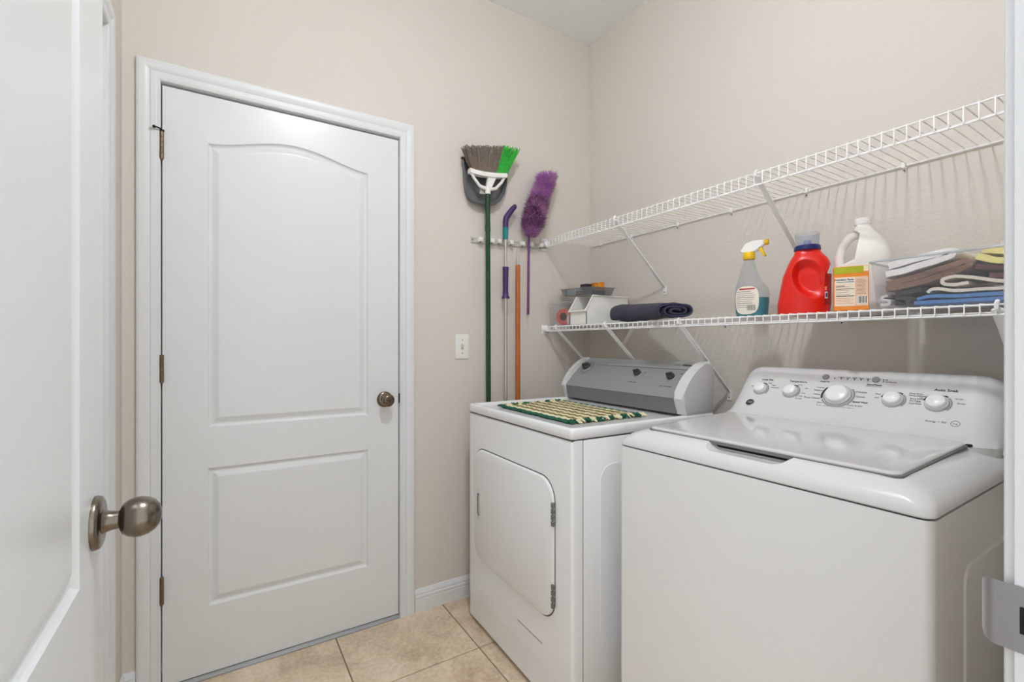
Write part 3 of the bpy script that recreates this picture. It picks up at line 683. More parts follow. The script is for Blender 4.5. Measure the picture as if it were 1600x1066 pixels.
for k, s_ in enumerate(('Fill', 'Unbalanced')):
    wtext(s_, 1.424, 1.0715 - .005 * k, .0055, align='LEFT'); o, n, t = cpt(1.420 - WX, 1.0715 - .005 * k, 0); bm = NB(); lathe(bm, o, n, [(.0016, 0), (.0016, .0008), (0, .001)], 10); lpart('status_light', bm, M_INK, wc, 40)
wtext('Energy + Fill', 1.548, .9825, .0078, M_INKL)
o, n, t = cpt(1.584 - WX, .9825, .0002); bm = NB(); ring_face(bm, o, n, t, .0075, .0088, 0, 360, 24); lpart('logo_ring', bm, M_INKL, wc, 0); text('lettering', 'he', .010, M_INKL, wc, basis(o, (1, 0, 0), t))
# round maker badge
o, n, t = cpt(1.088 - WX, .9805, 0)
bm = NB(); lathe(bm, o, n, [(.0135, 0), (.0135, .0015), (.0120, .0028), (.0112, .0022)], 32); bd = lpart('badge', bm, M_CHROME, wc, 40)
bm = NB(); lathe(bm, o, n, [(.0114, .001), (.0114, .0024), (0, .0024)], 32); lpart('badge_field', bm, mat('badge_dark', (40, 41, 43), .3), bd, 40)
text('lettering', 'GE', .0125, mat('badge_silver', (215, 216, 218), .3, .6), bd, basis(o + n * .0026, (1, 0, 0), t), shear=.3)

# ------------------------------------------------------------------ tool rail and cleaning tools on the back wall
rail = thing('tool_rail', 'grey wall rail with white roller clips holding the cleaning tools', 'tool holder', (0, -.52, 1.66))
zr = lambda y: 1.6555 + (y + .7304) * .030
bm = NB(); loft(bm, [[Vector((x, y, zr(y) + z)) for x, z in ((.0006, -.013), (.006, -.013), (.007, -.009), (.004, -.008), (.004, .008), (.007, .009), (.006, .013), (.0006, .013))] for y in (-.7304, -.292)])
part('channel', bm, mat('rail_grey', (200, 198, 194), .4, .2), rail)
M_RP = mat('roller_pad', (238, 236, 232), .5); M_RD = mat('rail_dark', (110, 108, 106), .5)
for y in (-.690, -.628, -.590, -.522, -.455, -.405, -.345):
    bm = NB(); box(bm, .004, .034, y - .010, y + .010, zr(y) - .009, zr(y) + .010, .003, 2); c = part('roller_clip', bm, M_RP, rail)
    bm = NB(); cyl(bm, (.018, y, zr(y) - .013), (.018, y, zr(y) - .008), .004, n=10); part('roller_pin', bm, M_RD, c)
for y in (-.722, -.302):
    bm = NB(); lathe(bm, (.004, y, zr(y)), (1, 0, 0), [(.004, 0), (.003, .001), (0, .0014)], 10); part('screw', bm, M_RD, rail)

# broom
br = thing('broom', 'green-handled broom hung bristles up with brown and bright green bristles', 'broom', (.06, -.666, .62))
M_GR = mat('broom_green_metal', (26, 72, 40), .32, vary=(20, (22, 62, 36), .2)); M_BW = mat('broom_white', (236, 235, 231), .4)
bm = NB(); cyl(bm, (.056, -.665, .62), (.060, -.6728, 1.875), .0112, n=20); hd = part('handle', bm, M_GR, br, 40)
bm = NB(); box(bm, .052, .066, -.6835, -.677, 1.69, 1.72, .002, 1); box(bm, .052, .066, -.682, -.674, 1.79, 1.797, .002, 1); part('hang_tab', bm, M_GR, hd)
bm = NB()   # white yoke: neck, two arms and a curved head bar with open windows
cyl(bm, (.060, -.6725, 1.862), (.060, -.672, 1.893), .0128, n=20)
for a, b, c, e in (((-.678, 1.885), (-.715, 1.893), (-.745, 1.925), (-.760, 1.951)), ((-.664, 1.885), (-.630, 1.895), (-.598, 1.930), (-.582, 1.960))):
    tube(bm, [(.060, *a), (.060, *b), (.060, *c), (.060, *e)], [.009, .0075, .007, .008], 10)
loft(bm, [[Vector((.060 + u, y, z + v)) for u, v in ((-.014, -.010), (.014, -.010), (.016, .0), (.013, .010), (-.013, .010), (-.016, 0))] for y, z in ((-.768, 1.952), (-.74, 1.9485), (-.70, 1.948), (-.66, 1.951), (-.62, 1.956), (-.574, 1.964))])
loft(bm, [[Vector((.052, y, z)) for y, z in q] for q in ([(-.684, 1.885), (-.660, 1.885), (-.628, 1.95), (-.672, 1.945)],)] + [[Vector((.068, y, z)) for y, z in [(-.684, 1.885), (-.660, 1.885), (-.628, 1.95), (-.672, 1.945)]]])
yk = part('yoke', bm, M_BW, br, 50)
bm = NB(); box(bm, .045, .050, -.708, -.684, 1.862, 1.893, .001, 1); part('hang_tag', bm, mat('tag_grey', (178, 172, 166), .6), yk)
def bristles(n, f, m, lab):
    bm = NB()
    for i in range(n):
        a, b, r = f(i / (n - 1)); mid = (a + b) / 2 + Vector((random.uniform(-.002, .002), random.uniform(-.002, .002), 0))
        tube(bm, [a, mid, b], [r * .8, r, r * .9], 5)
    o = part('bristles', bm, m, br, 60, lab); o['kind'] = 'stuff'
def fb(layer):
    def f(s):
        a = Vector((.060 + layer, -.752 + s * (.752 - .634), 1.952 + s * .006)); b = Vector((.060 + layer * 2.2 + random.uniform(-.004, .004), -.797 + s * (.797 - .597) + random.uniform(-.003, .003), 2.055 + s * .040 + random.uniform(-.004, .004)))
        return a, b, .0027
    return f
def fg(layer):
    def f(s):
        a = Vector((.060 + layer, -.630 + s * (.630 - .580), 1.956 + s * .006)); b = Vector((.060 + layer * 2.2 + random.uniform(-.004, .004), -.595 + s * (.595 - .508) + random.uniform(-.003, .003), 2.096 + s * .004 + random.uniform(-.005, .005)))
        return a, b, .0024
    return f
M_BB = mat('bristle_brown', (104, 94, 86), .7, vary=(60, (130, 116, 104), .25)); M_BG = mat('bristle_green', (60, 190, 62), .45, vary=(70, (30, 150, 50), .25))
for L in (-.008, 0, .008): bristles(44, fb(L), M_BB, 'grey-brown broom bristles'); bristles(24, fg(L), M_BG, 'bright green broom bristles')

# dustpan clipped behind the broom
dp = thing('dustpan', 'dark grey dustpan hanging behind the broom head', 'dustpan', (.02, -.665, 1.815))
OUT = [(-.790, 2.018), (-.783, 1.973), (-.779, 1.91), (-.772, 1.863), (-.757, 1.835), (-.733, 1.819), (-.70, 1.8145), (-.66, 1.815), (-.625, 1.824), (-.592, 1.848), (-.568, 1.885), (-.556, 1.93), (-.550, 1.975), (-.5436, 2.022)]
cy, cz = -.668, 1.93
def pan_ring(x, k, lift=0): return [Vector((x, cy + (y - cy) * k, cz + (z - cz) * k + (lift if z < 1.98 else 0))) for y, z in OUT]
bm = NB(); loft(bm, [pan_ring(.006, .93), pan_ring(.038, 1.0), pan_ring(.040, .985), pan_ring(.012, .88, .004)]); part('pan', bm, mat('pan_grey', (104, 105, 108), .45), dp, 40)
bm = NB(); box(bm, .028, .040, -.795, -.770, 2.008, 2.020, .003, 1); part('lip', bm, mat('pan_rubber', (34, 34, 35), .6), dp)
bm = NB(); tube(bm, [(.022, -.660, 1.82), (.024, -.651, 1.775), (.026, -.648, 1.70)], [.011, .009, .009], 10); part('handle', bm, mat('pan_grey', (0, 0, 0)), dp, 50)

# spray mop handle
mp = thing('mop', 'silver mop pole with purple grips and a teal collar on the wall', 'mop', (.045, -.5677, .62))
M_SIL = mat('mop_silver', (206, 205, 203), .3, .85); M_PUR = mat('mop_purple', (66, 42, 98), .42); M_TEAL = mat('mop_teal', (18, 128, 128), .4)
X = .045
bm = NB(); cyl(bm, (X, -.5665, .62), (X, -.5665, 1.40), .0078, n=16); cyl(bm, (X, -.5665, 1.50), (X, -.5677, 1.69), .0066, n=16); part('pole', bm, M_SIL, mp)
bm = NB(); lathe(bm, (X, -.5672, 1.386), (0, 0, 1), [(.0205, 0), (.0195, .004), (.0145, .014), (.0125, .04), (.0135, .10), (.0145, .135), (.0155, .145), (.0145, .150), (.008, .151)], 20); part('grip', bm, M_PUR, mp, 50)
bm = NB(); lathe(bm, (X, -.5677, 1.668), (0, 0, 1), [(.0115, 0), (.0125, .006), (.0135, .05), (.0135, .056)], 20); part('collar', bm, M_TEAL, mp, 50)
bm = NB(); tube(bm, [(X, -.5677, 1.722), (X, -.5677, 1.752), (X, -.563, 1.772), (X, -.548, 1.794), (X, -.529, 1.818), (X, -.514, 1.834), (X, -.508, 1.839)], [.0130, .0135, .0142, .0140, .0130, .0115, .006], 16); hg2 = part('hand_grip', bm, M_PUR, mp, 60)
bm = NB(); tube(bm, [(X + .012, -.515, 1.828), (X + .013, -.513, 1.830)], .004, 8); part('hang_hole', bm, mat('hole_pale', (150, 140, 160), .6), hg2)
for z in (1.31, 1.20, 1.11):
    bm = NB(); lathe(bm, (X + .0072, -.5665, z), (1, 0, 0), [(.0022, 0), (.002, .001), (0, .0012)], 8); part('rivet', bm, M_RD, mp)

# wooden pole hung by a wire loop
wp = thing('wooden_pole', 'orange-brown wooden pole hung from the rail by a wire loop', 'pole', (.04, -.495, .62))
bm = NB(); lathe(bm, (.040, -.4945, .62), (0, 0, 1), [(.011, 0), (.0115, .003), (.0115, .929), (.0105, .932), (0, .932)], 20); part('pole', bm, mat('orange_wood', (186, 110, 48), .5, vary=(14, (168, 92, 36), .3), bump=(60, .15, .001, (8, 8, .4))), wp, 50)
bm = NB(); tube(bm, [(.040, -.4995, 1.54), (.040, -.503, 1.60), (.038, -.497, 1.655), (.036, -.489, 1.666), (.038, -.482, 1.655), (.040, -.486, 1.60), (.040, -.4895, 1.54)], .0014, 6); part('wire_loop', bm, mat('pale_wire', (188, 184, 178), .4, .6), wp, 60)

# feather duster
du = thing('duster', 'fluffy purple duster with a thin plum handle', 'duster', (.05, -.4417, 1.312))
bm = NB(); lathe(bm, (.050, -.4410, 1.312), (0, .012, 1), [(.003, 0), (.006, .004), (.0062, .026), (.0072, .030), (.0062, .036), (.0062, .37), (.004, .372), (.004, .42)], 14); part('handle', bm, mat('plum_plastic', (104, 58, 110), .4), du, 50)
def spine(s): return Vector((.062, -.4265 + .105 * s - .02 * math.sin(PI * s) * (0 if s < .0 else 1), 1.700 + .310 * s))
def frad(s): return (.020 + .038 * min(1, s / .16) ** .8) if s < .16 else (.058 if s < .5 else .058 - .010 * (s - .5) / .35) if s < .86 else .049 * math.sqrt(max(0, 1 - ((s - .86) / .16) ** 2)) + .006
rings = []
for i in range(21):
    s = i / 20; c = spine(s); rings.append([c + Vector((math.cos(a) * frad(s) * .52, math.sin(a) * frad(s) * .62, math.sin(a * 3) * .003)) for a in [2 * PI * j / 14 for j in range(14)]])
M_F = [mat('fluff_violet', (162, 82, 176), .9, sheen=.4), mat('fluff_mauve', (186, 124, 172), .9, sheen=.4), mat('fluff_plum', (128, 68, 116), .9, sheen=.3), mat('fluff_dark', (72, 44, 82), .9)]
bm = NB(); loft(bm, rings); part('core', bm, M_F[2], du, 60)
fl = [NB() for _ in M_F]
for k in range(7000):
    s = random.random(); a = random.random() * 2 * PI; c = spine(s); R = frad(s)
    d = Vector((math.cos(a) * .85, math.sin(a), random.uniform(-.35, .65) + (.7 if s > .88 else -.3 if s < .1 else 0)))
    p = c + Vector((math.cos(a) * R * .45, math.sin(a) * R * .55, 0)); L = R * random.uniform(.42, .62)
    m1 = p + d * L * .5 + Vector((random.uniform(-1, 1), random.uniform(-1, 1), random.uniform(-1, 1))) * .005; e = p + d * L + Vector((random.uniform(-1, 1), random.uniform(-1, 1), random.uniform(-1, 1))) * .011
    nz = noise.noise(Vector((p.y * 22, p.z * 22, 1))) + random.uniform(-.35, .35)
    w = 0 if s > .62 else (1 if nz > .1 else 2)
    if .14 < s + nz * .12 < .40 and random.random() < .55: w = 3 if random.random() < .45 else 2
    if s < .12: w = 1 if random.random() < .5 else 0
    if s > .62 and nz < -.3: w = 1
    b = fl[w]; u, v = frame_of(d); r = .0017
    A = [b.verts.new(p + q * r) for q in (u, -u * .5 + v * .8, -u * .5 - v * .8)]; B = [b.verts.new(m1 + q * r * .9) for q in (u, -u * .5 + v * .8, -u * .5 - v * .8)]; T = b.verts.new(e)
    for i in range(3):
        j = (i + 1) % 3; b.faces.new((A[i], A[j], B[j], B[i])); b.faces.new((B[i], B[j], T))
for b, m in zip(fl, M_F):
    o = part('fluff', b, m, du, 180); o['kind'] = 'stuff'

# ------------------------------------------------------------------ things on the lower shelf
def sup(cx, w, d, z, p=2.6, n=48, cyy=0.0):
    out = []
    for i in range(n):
        a = 2 * PI * i / n; c, s = math.cos(a), math.sin(a)
        out.append(Vector((cx + w * math.copysign(abs(c) ** (2 / p), c), cyy + d * math.copysign(abs(s) ** (2 / p), s), z)))
    return out
def interp(tab, z):
    for a, b in zip(tab, tab[1:]):
        if z <= b[0]:
            f = (z - a[0]) / (b[0] - a[0]); return [a[k] + (b[k] - a[k]) * f for k in range(1, len(a))]
    return list(tab[-1][1:])

# spray bottle
sb = thing('spray_bottle', 'clear spray bottle half full of teal cleaner with yellow and white trigger', 'spray bottle', (1.040, -.190, SZ), math.radians(14))
BT = [(0, .0, .046, .034), (.006, 0, .050, .038), (.05, 0, .0535, .040), (.085, 0, .0530, .039), (.105, -.003, .047, .035), (.125, -.008, .036, .029), (.145, -.010, .029, .025), (.165, -.010, .0235, .0215), (.185, -.009, .0175, .0175), (.197, -.009, .0155, .0155)]
def bottle(z0, z1, k, n=26):
    return [sup(*(lambda q: (q[0], q[1] * k, q[2] * k))(interp(BT, z0 + (z1 - z0) * i / n)), z0 + (z1 - z0) * i / n, 2.3, 40) for i in range(n + 1)]
bm = NB(); loft(bm, bottle(0, .197, 1.0)); lpart('bottle', bm, thin_plastic('bottle_clear', (240, 243, 245), .06), sb, 60)
bm = NB(); loft(bm, bottle(.003, .064, .965, 12)); lpart('cleaner_liquid', bm, mat('teal_liquid', (0, 134, 148), .2), sb, 60, 'teal cleaning liquid')
def bpatch(cxn, cz, ex, ez, m, nm, dz=.0008, p=3.0, par=sb, N=10):
    # curved label on the front of the bottle, superellipse outline
    bm = NB()
    def f(u, v):
        a = 2 * u - 1; b_ = 2 * v - 1
        q = max(abs(a), abs(b_)); l = (abs(a) ** p + abs(b_) ** p) ** (1 / p) if q > 0 else 1
        if q > 0: a, b_ = a * q / l, b_ * q / l
        z = cz + b_ * ez; x0, w, d = interp(BT, z); x = cxn + a * ex; c = max(-1, min(1, (x - x0) / w))
        y = -d * (1 - abs(c) ** 2.3) ** (1 / 2.3)
        return Vector((x, y - dz, z))
    grid(bm, f, N, N); return lpart(nm, bm, m, par, 60)
lb = bpatch(-.006, .055, .038, .047, mat('label_ivory', (232, 226, 212), .5), 'label')
def bstrip(x0, x1, z, h, m, nm='label_print'):
    bm = NB()
    def f(u, v):
        x = x0 + (x1 - x0) * u; zz = z + (v - .5) * h; c0, w, d = interp(BT, zz); c = max(-1, min(1, (x - c0) / w)); return Vector((x, -d * (1 - abs(c) ** 2.3) ** (1 / 2.3) - .0012, zz))
    grid(bm, f, 8, 1); lpart(nm, bm, m, lb, 60)
bstrip(-.030, .020, .093, .005, mat('label_red', (176, 40, 34), .5))
for i in range(9): bstrip(-.038, .022 - random.random() * .014, .084 - i * .0065, .0011 + (i % 3 == 0) * .0006, mat('label_ink', (120, 108, 100), .6))
for i in range(9): bstrip(-.004 + i * .0029, -.004 + i * .0029 + (.001 + (i % 3) * .0005), .029, .017, mat('label_bars', (92, 104, 92), .6))
bm = NB(); lathe(bm, (-.009, 0, .196), (0, 0, 1), [(.0175, 0), (.0190, .002), (.0185, .022), (.0165, .025)], 24); lpart('collar', bm, mat('spray_yellow', (238, 196, 24), .4), sb, 40)
bm = NB(); prism(bm, [(-.034, .221), (-.010, .219), (.014, .221), (.038, .238), (.042, .256), (.006, .258), (-.018, .252), (-.036, .226)], lambda u, z, s: Vector((u, s, z)), -.010, .010)
bmesh.ops.bevel(bm, geom=list(bm.edges), offset=.003, segments=2, affect='EDGES'); lpart('trigger_head', bm, mat('spray_white', (240, 240, 238), .35), sb, 40)
bm = NB(); lathe(bm, (.040, 0, .2485), (1, 0, .08), [(.0095, 0), (.0105, .003), (.0095, .011), (.004, .013)], 16); lpart('nozzle', bm, mat('spray_yellow', (0, 0, 0)), sb, 40)
bm = NB(); prism(bm, [(.016, .236), (.030, .240), (.036, .222), (.044, .203), (.039, .201), (.028, .218)], lambda u, z, s: Vector((u, s, z)), -.007, .007); bmesh.ops.bevel(bm, geom=list(bm.edges), offset=.0015, segments=1, affect='EDGES'); lpart('trigger', bm, mat('spray_yellow', (0, 0, 0)), sb, 40)

# red detergent jug
rj = thing('detergent_jug', 'large red laundry detergent jug with a blue collar and clear dosing cap', 'detergent jug', (1.208, -.195, SZ), math.radians(30))
RT = [(0, -.068, .066), (.004, -.0695, .068), (.03, -.070, .070), (.078, -.0625, .070), (.118, -.0555, .0705), (.143, -.046, .0705), (.158, -.0400, .067), (.172, -.033, .060), (.184, -.026, .049), (.192, -.0235, .044), (.1965, -.0225, .043)]
def rsec(z):
    l, r = interp(RT, z); return (l + r) / 2, (r - l) / 2
def rsurf(a, z, off=0.0):
    cx, w = rsec(z); d = min(.050, w * .80) ; c, s = math.cos(a), math.sin(a); p = 2.7
    v = Vector((cx + (w + off) * math.copysign(abs(c) ** (2 / p), c), (d + off) * math.copysign(abs(s) ** (2 / p), s), z))
    # thumb scoop below the handle
    if s < 0:
        ex = (v.x - .014) / .040; ez = (z - .104) / .050; q = ex * ex + ez * ez + .55 * ex * ez
        if q < 1.3:
            k = (1 - q / 1.3); v.y += .030 * min(1, k * 1.6) * (0.35 + .65 * max(0, min(1, .5 - ex * .75)))
    return v
bm = NB(); NZ, NA = 64, 128
loft(bm, [[rsurf(2 * PI * i / NA, .1965 * k / NZ) for i in range(NA)] for k in range(NZ + 1)]); rb = lpart('body', bm, mat('jug_red', (222, 30, 16), .32), rj, 70)
def rpatch(a0, a1, z0, z1, m, nm, off, f=None, N=12):
    bm = NB(); grid(bm, lambda u, v: rsurf(math.radians(a0 + (a1 - a0) * u), z0 + (z1 - z0) * v, off), N, N); return lpart(nm, bm, m, rb, 60)
rl = rpatch(-52, 30, .026, .122, mat('jug_label_red', (168, 22, 16), .35), 'label', .0007)
bm = NB()
def tri(u, v): return rsurf(math.radians(-46 + 50 * (v * .3 + u * (1 - v * .6))), .118 + .026 * v, .0011)
grid(bm, tri, 8, 6); lpart('label_white', bm, mat('label_paper', (222, 224, 226), .5), rl, 60)
rpatch(-51, -41, .044, .064, mat('label_paper', (0, 0, 0)), 'barcode_field', .0012, N=4); rpatch(-49, -43, .048, .060, mat('label_navy', (50, 56, 92), .5), 'barcode', .0016, N=4)
rpatch(-51, -44, .068, .080, mat('label_pink', (224, 120, 104), .5), 'label_print', .0012, N=4)
for i in range(6): rpatch(-38, -10, .034 + i * .0125, .0355 + i * .0125, mat('label_rose', (196, 60, 50), .5), 'label_print', .0012, N=4)
bm = NB(); lathe(bm, (.010, 0, .195), (0, 0, 1), [(.0345, 0), (.0360, .002), (.0345, .014), (.031, .0165)], 36); lpart('collar', bm, mat('jug_navy', (24, 32, 96), .35), rj, 40)
bm = NB(); lathe(bm, (.010, 0, .2105), (0, 0, 1), [(.0315, 0), (.0330, .036), (.0325, .038), (.0305, .038), (.0295, .002)], 36, False); lpart('dosing_cap', bm, thin_plastic('cap_clear', (240, 242, 245), .10), rj, 50, 'clear plastic dosing cap')
bm = NB(); lathe(bm, (.010, 0, .205), (0, 0, 1), [(.013, 0), (.012, .018), (.009, .022), (.0, .022)], 20); lpart('spout', bm, mat('spout_blue', (120, 136, 178), .4), rj, 40)

# white gallon jug
wj = thing('bleach_jug', 'translucent white plastic jug with a side handle behind the orange box', 'jug', (1.333, -.112, SZ), math.radians(24))
M_WJ = mat('jug_white', (232, 230, 226), .45)
JT = [(0, .060, .060), (.006, .066, .064), (.02, .068, .066), (.155, .068, .066), (.172, .066, .064), (.188, .061, .059), (.205, .052, .051), (.222, .041, .040), (.238, .029, .029), (.250, .020, .020), (.256, .0175, .0175), (.262, .0175, .0175)]
def jsec(z):
    w, d = interp(JT, z); cut = 0
    x0 = -w
    if .132 < z < .245:
        t = min(1, (z - .132) / .02) * min(1, (.245 - z) / .012); x0 = -w + t * max(0, w - .006 - .020 * (1 - (z - .132) / .113))
    pts = sup(0, w, d, z, 3.2, 40); return [Vector((max(p.x, x0) if p.x < 0 else p.x, p.y, z)) for p in pts]
bm = NB(); loft(bm, [jsec(.262 * i / 60) for i in range(61)]); lpart('body', bm, M_WJ, wj, 60)
bm = NB(); tube(bm, [(-.006, 0, .236), (-.030, 0, .226), (-.050, 0, .200), (-.058, 0, .165), (-.056, 0, .135), (-.052, 0, .115)], [.012, .0125, .0125, .0125, .013, .013], 14); lpart('handle', bm, M_WJ, wj, 60)
bm = NB(); lathe(bm, (0, 0, .262), (0, 0, 1), [(.0195, -.002), (.0205, 0), (.0205, .006), (.0195, .007), (.0205, .008), (.020, .015), (.018, .017), (0, .017)], 30); lpart('cap', bm, mat('cap_white', (240, 240, 238), .4), wj, 40)

# orange food box
ob = thing('baking_soda_box', 'orange cardboard food box with a nutrition panel and barcode in front of the jug', 'box', (1.3625, -.262, SZ), math.radians(26))
bw, bd, bh = .0405, .022, .124
ob.scale = (.95, .90, .96)
bm = NB(); box(bm, -bw, bw, -bd, bd, 0, bh, .0012, 1); b0 = lpart('carton', bm, mat('box_orange', (238, 140, 44), .5), ob)
def bface(x0, x1, z0, z1, m, nm='print_panel', dy=.0004):
    bm = NB(); box(bm, x0, x1, -bd - dy, -bd + .0004, z0, z1); return lpart(nm, bm, m, b0, 0)
bface(-bw + .001, bw - .012, .104, .1225, mat('box_lime', (176, 178, 36), .5)); bface(bw - .012, bw - .001, .108, .1225, mat('box_cream', (240, 232, 196), .5))
pn = bface(-bw + .0025, .010, .012, .094, mat('box_panel', (240, 222, 200), .5)); bface(.011, bw - .002, .012, .094, mat('box_panel2', (236, 200, 172), .5))
bface(-bw + .004, .008, .076, .090, mat('box_white', (244, 238, 226), .5), dy=.0006)
text('lettering', 'Nutrition Facts', .0072, M_INK, b0, basis((-.0165, -bd - .0008, .0865), (1, 0, 0), (0, 0, 1)), 'CENTER', .0002)
for z, h in ((.079, .0016), (.060, .0012), (.0395, .0018)): bface(-bw + .005, .007, z, z + h, M_INK, dy=.0008)
for k in range(5): bface(-bw + .005, -.004 - (k % 2) * .006, .044 + k * .006 - .002 * (k > 2), .0448 + k * .006 - .002 * (k > 2), M_INKL, dy=.0008)
for k in range(4): bface(-bw + .005, .005 - (k % 2) * .005, .020 + k * .0045, .0210 + k * .0045, mat('box_orange_ink', (214, 132, 60), .5), dy=.0008)
text('lettering', 'Calories', .0058, M_INK, b0, basis((-.035, -bd - .0009, .0695), (1, 0, 0), (0, 0, 1)), 'LEFT')
for k in range(12): bface(.013, .034 - (k % 3) * .002, .046 + k * .0036, .0468 + k * .0036, mat('box_ink2', (150, 122, 104), .6), dy=.0008)
bface(.013, .037, .018, .040, mat('box_white', (0, 0, 0)), dy=.0006)
for k in range(9): bface(.015 + k * .0023, .0158 + k * .0023 + (k % 3) * .0005, .020, .0385, mat('box_bars', (72, 78, 74), .6), dy=.0009)

# ---------------- white hopper bin
wb = thing('hopper_bin', 'white plastic hopper bin with a cut-away front on the wire shelf', 'bin', (.250, -.158, SZ))
M_WB = mat('bin_white', (236, 235, 231), .35)
bx0, bx1, by0, by1 = -.058, .060, -.135, .135; zf, zb = .060, .134
bm = NB(); box(bm, bx0, bx1, by0, by1, 0, .003, .001, 1)
side = [(by0, 0), (by1, 0), (by1, zb), (by0 + .040, zb), (by0 + .002, zf + .012), (by0, zf)]
for x in (bx0, bx1 - .0028): prism(bm, side, lambda u, v, s: Vector((s, u, v)), x, x + .0028)
box(bm, bx0, bx1, by0, by0 + .0028, 0, zf); box(bm, bx0, bx1, by1 - .0028, by1, 0, zb)
lpart('tub', bm, M_WB, wb, 0)
bm = NB()
for x in (bx0 - .003, bx1 - .003): tube(bm, [(x + .003, by0 - .006, zf + .004), (x + .003, by0 + .002, zf + .014), (x + .003, by0 + .040, zb), (x + .003, by1, zb)], .0042, 8)
box(bm, bx0 - .004, bx1 + .004, by0 - .012, by0 + .001, zf - .002, zf + .006, .002, 1); box(bm, bx0 - .003, bx1 + .003, by1 - .003, by1 + .002, zb - .004, zb + .003, .001, 1)
lpart('rim', bm, M_WB, wb, 40)

# ---------------- clear bin in the corner with its contents
cb = thing('clear_bin', 'clear plastic bin in the wall corner end of the lower shelf', 'bin', (.098, -.155, SZ))
def open_box(bm, w, d, h, t, fl=.004):
    o1 = rrect(-w, w, -d, d, .012, 0); o2 = rrect(-w - fl, w + fl, -d - fl, d + fl, .014, h); i2 = rrect(-w - fl + t, w + fl - t, -d - fl + t, d + fl - t, .012, h); i1 = rrect(-w + t, w - t, -d + t, d - t, .010, t)
    loft(bm, [o1, o2, i2, i1]); return bm
bm = NB(); open_box(bm, .072, .140, .112, .0018); lpart('tub', bm, M_CLEAR, cb, 40)
bm = NB(); tube(bm, rrect(-.077, .077, -.145, .145, .015, .1115), .0025, 8, True); lpart('rim', bm, thin_plastic('clear_rim', (226, 228, 230), .35), cb, 60)
tr = thing('tape_roll', 'coral red roll with a dark core inside the clear corner bin', 'tape roll', (.112, -.262, SZ + .003))
bm = NB(); c = Vector((.112, -.262, SZ + .043)); ax = Vector((.45, -1, 0)).normalized()
lathe(bm, c - ax * .018, ax, [(.020, 0), (.038, 0), (.040, .002), (.040, .034), (.038, .036), (.020, .036), (.020, 0)], 36, False); part('band', bm, mat('coral_red', (206, 92, 78), .5), tr, 40)
bm = NB(); lathe(bm, c - ax * .016, ax, [(.0195, 0), (.0195, .030), (0, .030)], 24); part('core', bm, mat('roll_core', (46, 36, 34), .7), tr, 40)
for k, (x, y, r, rgb, nm, lb2) in enumerate(((.150, -.225, .016, (74, 58, 46), 'thread_spool', 'brown thread spool inside the clear corner bin'), (.075, -.185, .020, (120, 112, 106), 'thread_spool', 'grey thread spool inside the clear corner bin'), (.135, -.17, .018, (58, 52, 50), 'thread_spool', 'black thread spool inside the clear corner bin'), (.150, -.265, .011, (208, 204, 196), 'thread_spool', 'off-white thread spool beside the coral roll'))):
    s_ = thing(nm, lb2, 'spool', (x, y, SZ + .003), 0, 'thread spools in the clear bin')
    hgt = .05 + .012 * (k % 3)
    bm = NB(); lathe(bm, (x, y, SZ + .003), (0, 0, 1), [(r, 0), (r, .003), (r * .5, .004), (r * .5, hgt - .004), (r, hgt - .003), (r, hgt), (0, hgt)], 16); part('reel', bm, mat('spool_cream', (206, 198, 184), .5), s_, 40)
    bm = NB(); lathe(bm, (x, y, SZ + .003), (0, 0, 1), [(r * .85, .006), (r * .95, hgt * .5), (r * .85, hgt - .006)], 16); part('thread', bm, mat('thread_%d' % k, rgb, .9), s_, 50)
# clear blister tray lying tilted over both bins
tilt = math.radians(3.5)
ty = thing('clear_tray', 'clear plastic tray lying tilted on top of the two bins', 'tray', (.185, -.185, SZ + .1455)); ty.rotation_euler = (0, tilt, math.radians(-10))
bm = NB(); open_box(bm, .135, .062, .034, .0014, .010); lpart('tub', bm, thin_plastic('tray_clear', (226, 228, 230), .12), ty, 40)
bm = NB(); loft(bm, [rrect(-.155, .165, -.078, .078, .02, .034), rrect(-.155, .165, -.078, .078, .02, .0355), rrect(-.143, .145, -.070, .070, .012, .0355), rrect(-.143, .145, -.070, .070, .012, .034)]); lpart('rim', bm, thin_plastic('tray_clear'), ty, 40)
WT = world_of(ty)
def in_tray(nm, lab, cat, x0, x1, y0, y1, z0, z1, m, bev=.003, rz=0):
    o = bpy.data.objects.new(nm, None); bm = NB(); box(bm, (x0 - x1) / 2, (x1 - x0) / 2, (y0 - y1) / 2, (y1 - y0) / 2, 0, z1 - z0, bev, 2)
    bpy.data.objects.remove(o)
    o = bpy.data.objects.new(nm, mesh_of(nm, bm, m, 40)); col.objects.link(o); o['label'] = lab; o['category'] = cat
    o.location = WT @ Vector(((x0 + x1) / 2, (y0 + y1) / 2, z0)); o.rotation_euler = (0, tilt, math.radians(-10 + rz)); return o
in_tray('black_case', 'flat black case lying in the clear tray', 'case', -.02, .125, -.050, .030, .002, .024, mat('case_black', (38, 36, 36), .4))
in_tray('foil_packet', 'pale blue and white packet in the clear tray', 'packet', -.100, -.032, -.055, .0, .002, .032, mat('packet_blue', (176, 200, 212), .35, vary=(50, (226, 230, 232), .12)))
in_tray('dark_pouch', 'dark grey pouch beside the pale blue packet in the tray', 'pouch', -.128, -.104, -.05, .03, .002, .036, mat('pouch_grey', (96, 92, 96), .6))
in_tray('black_box', 'small black box in the clear tray beside the orange carton', 'box', -.075, -.012, .006, .045, .003, .062, mat('case_black', (0, 0, 0)))
in_tray('orange_box', 'small orange printed carton resting in the clear tray', 'box', -.008, .070, .034, .058, .003, .066, mat('carton_orange', (238, 158, 28), .5, vary=(60, (200, 110, 20), .08)), .001)

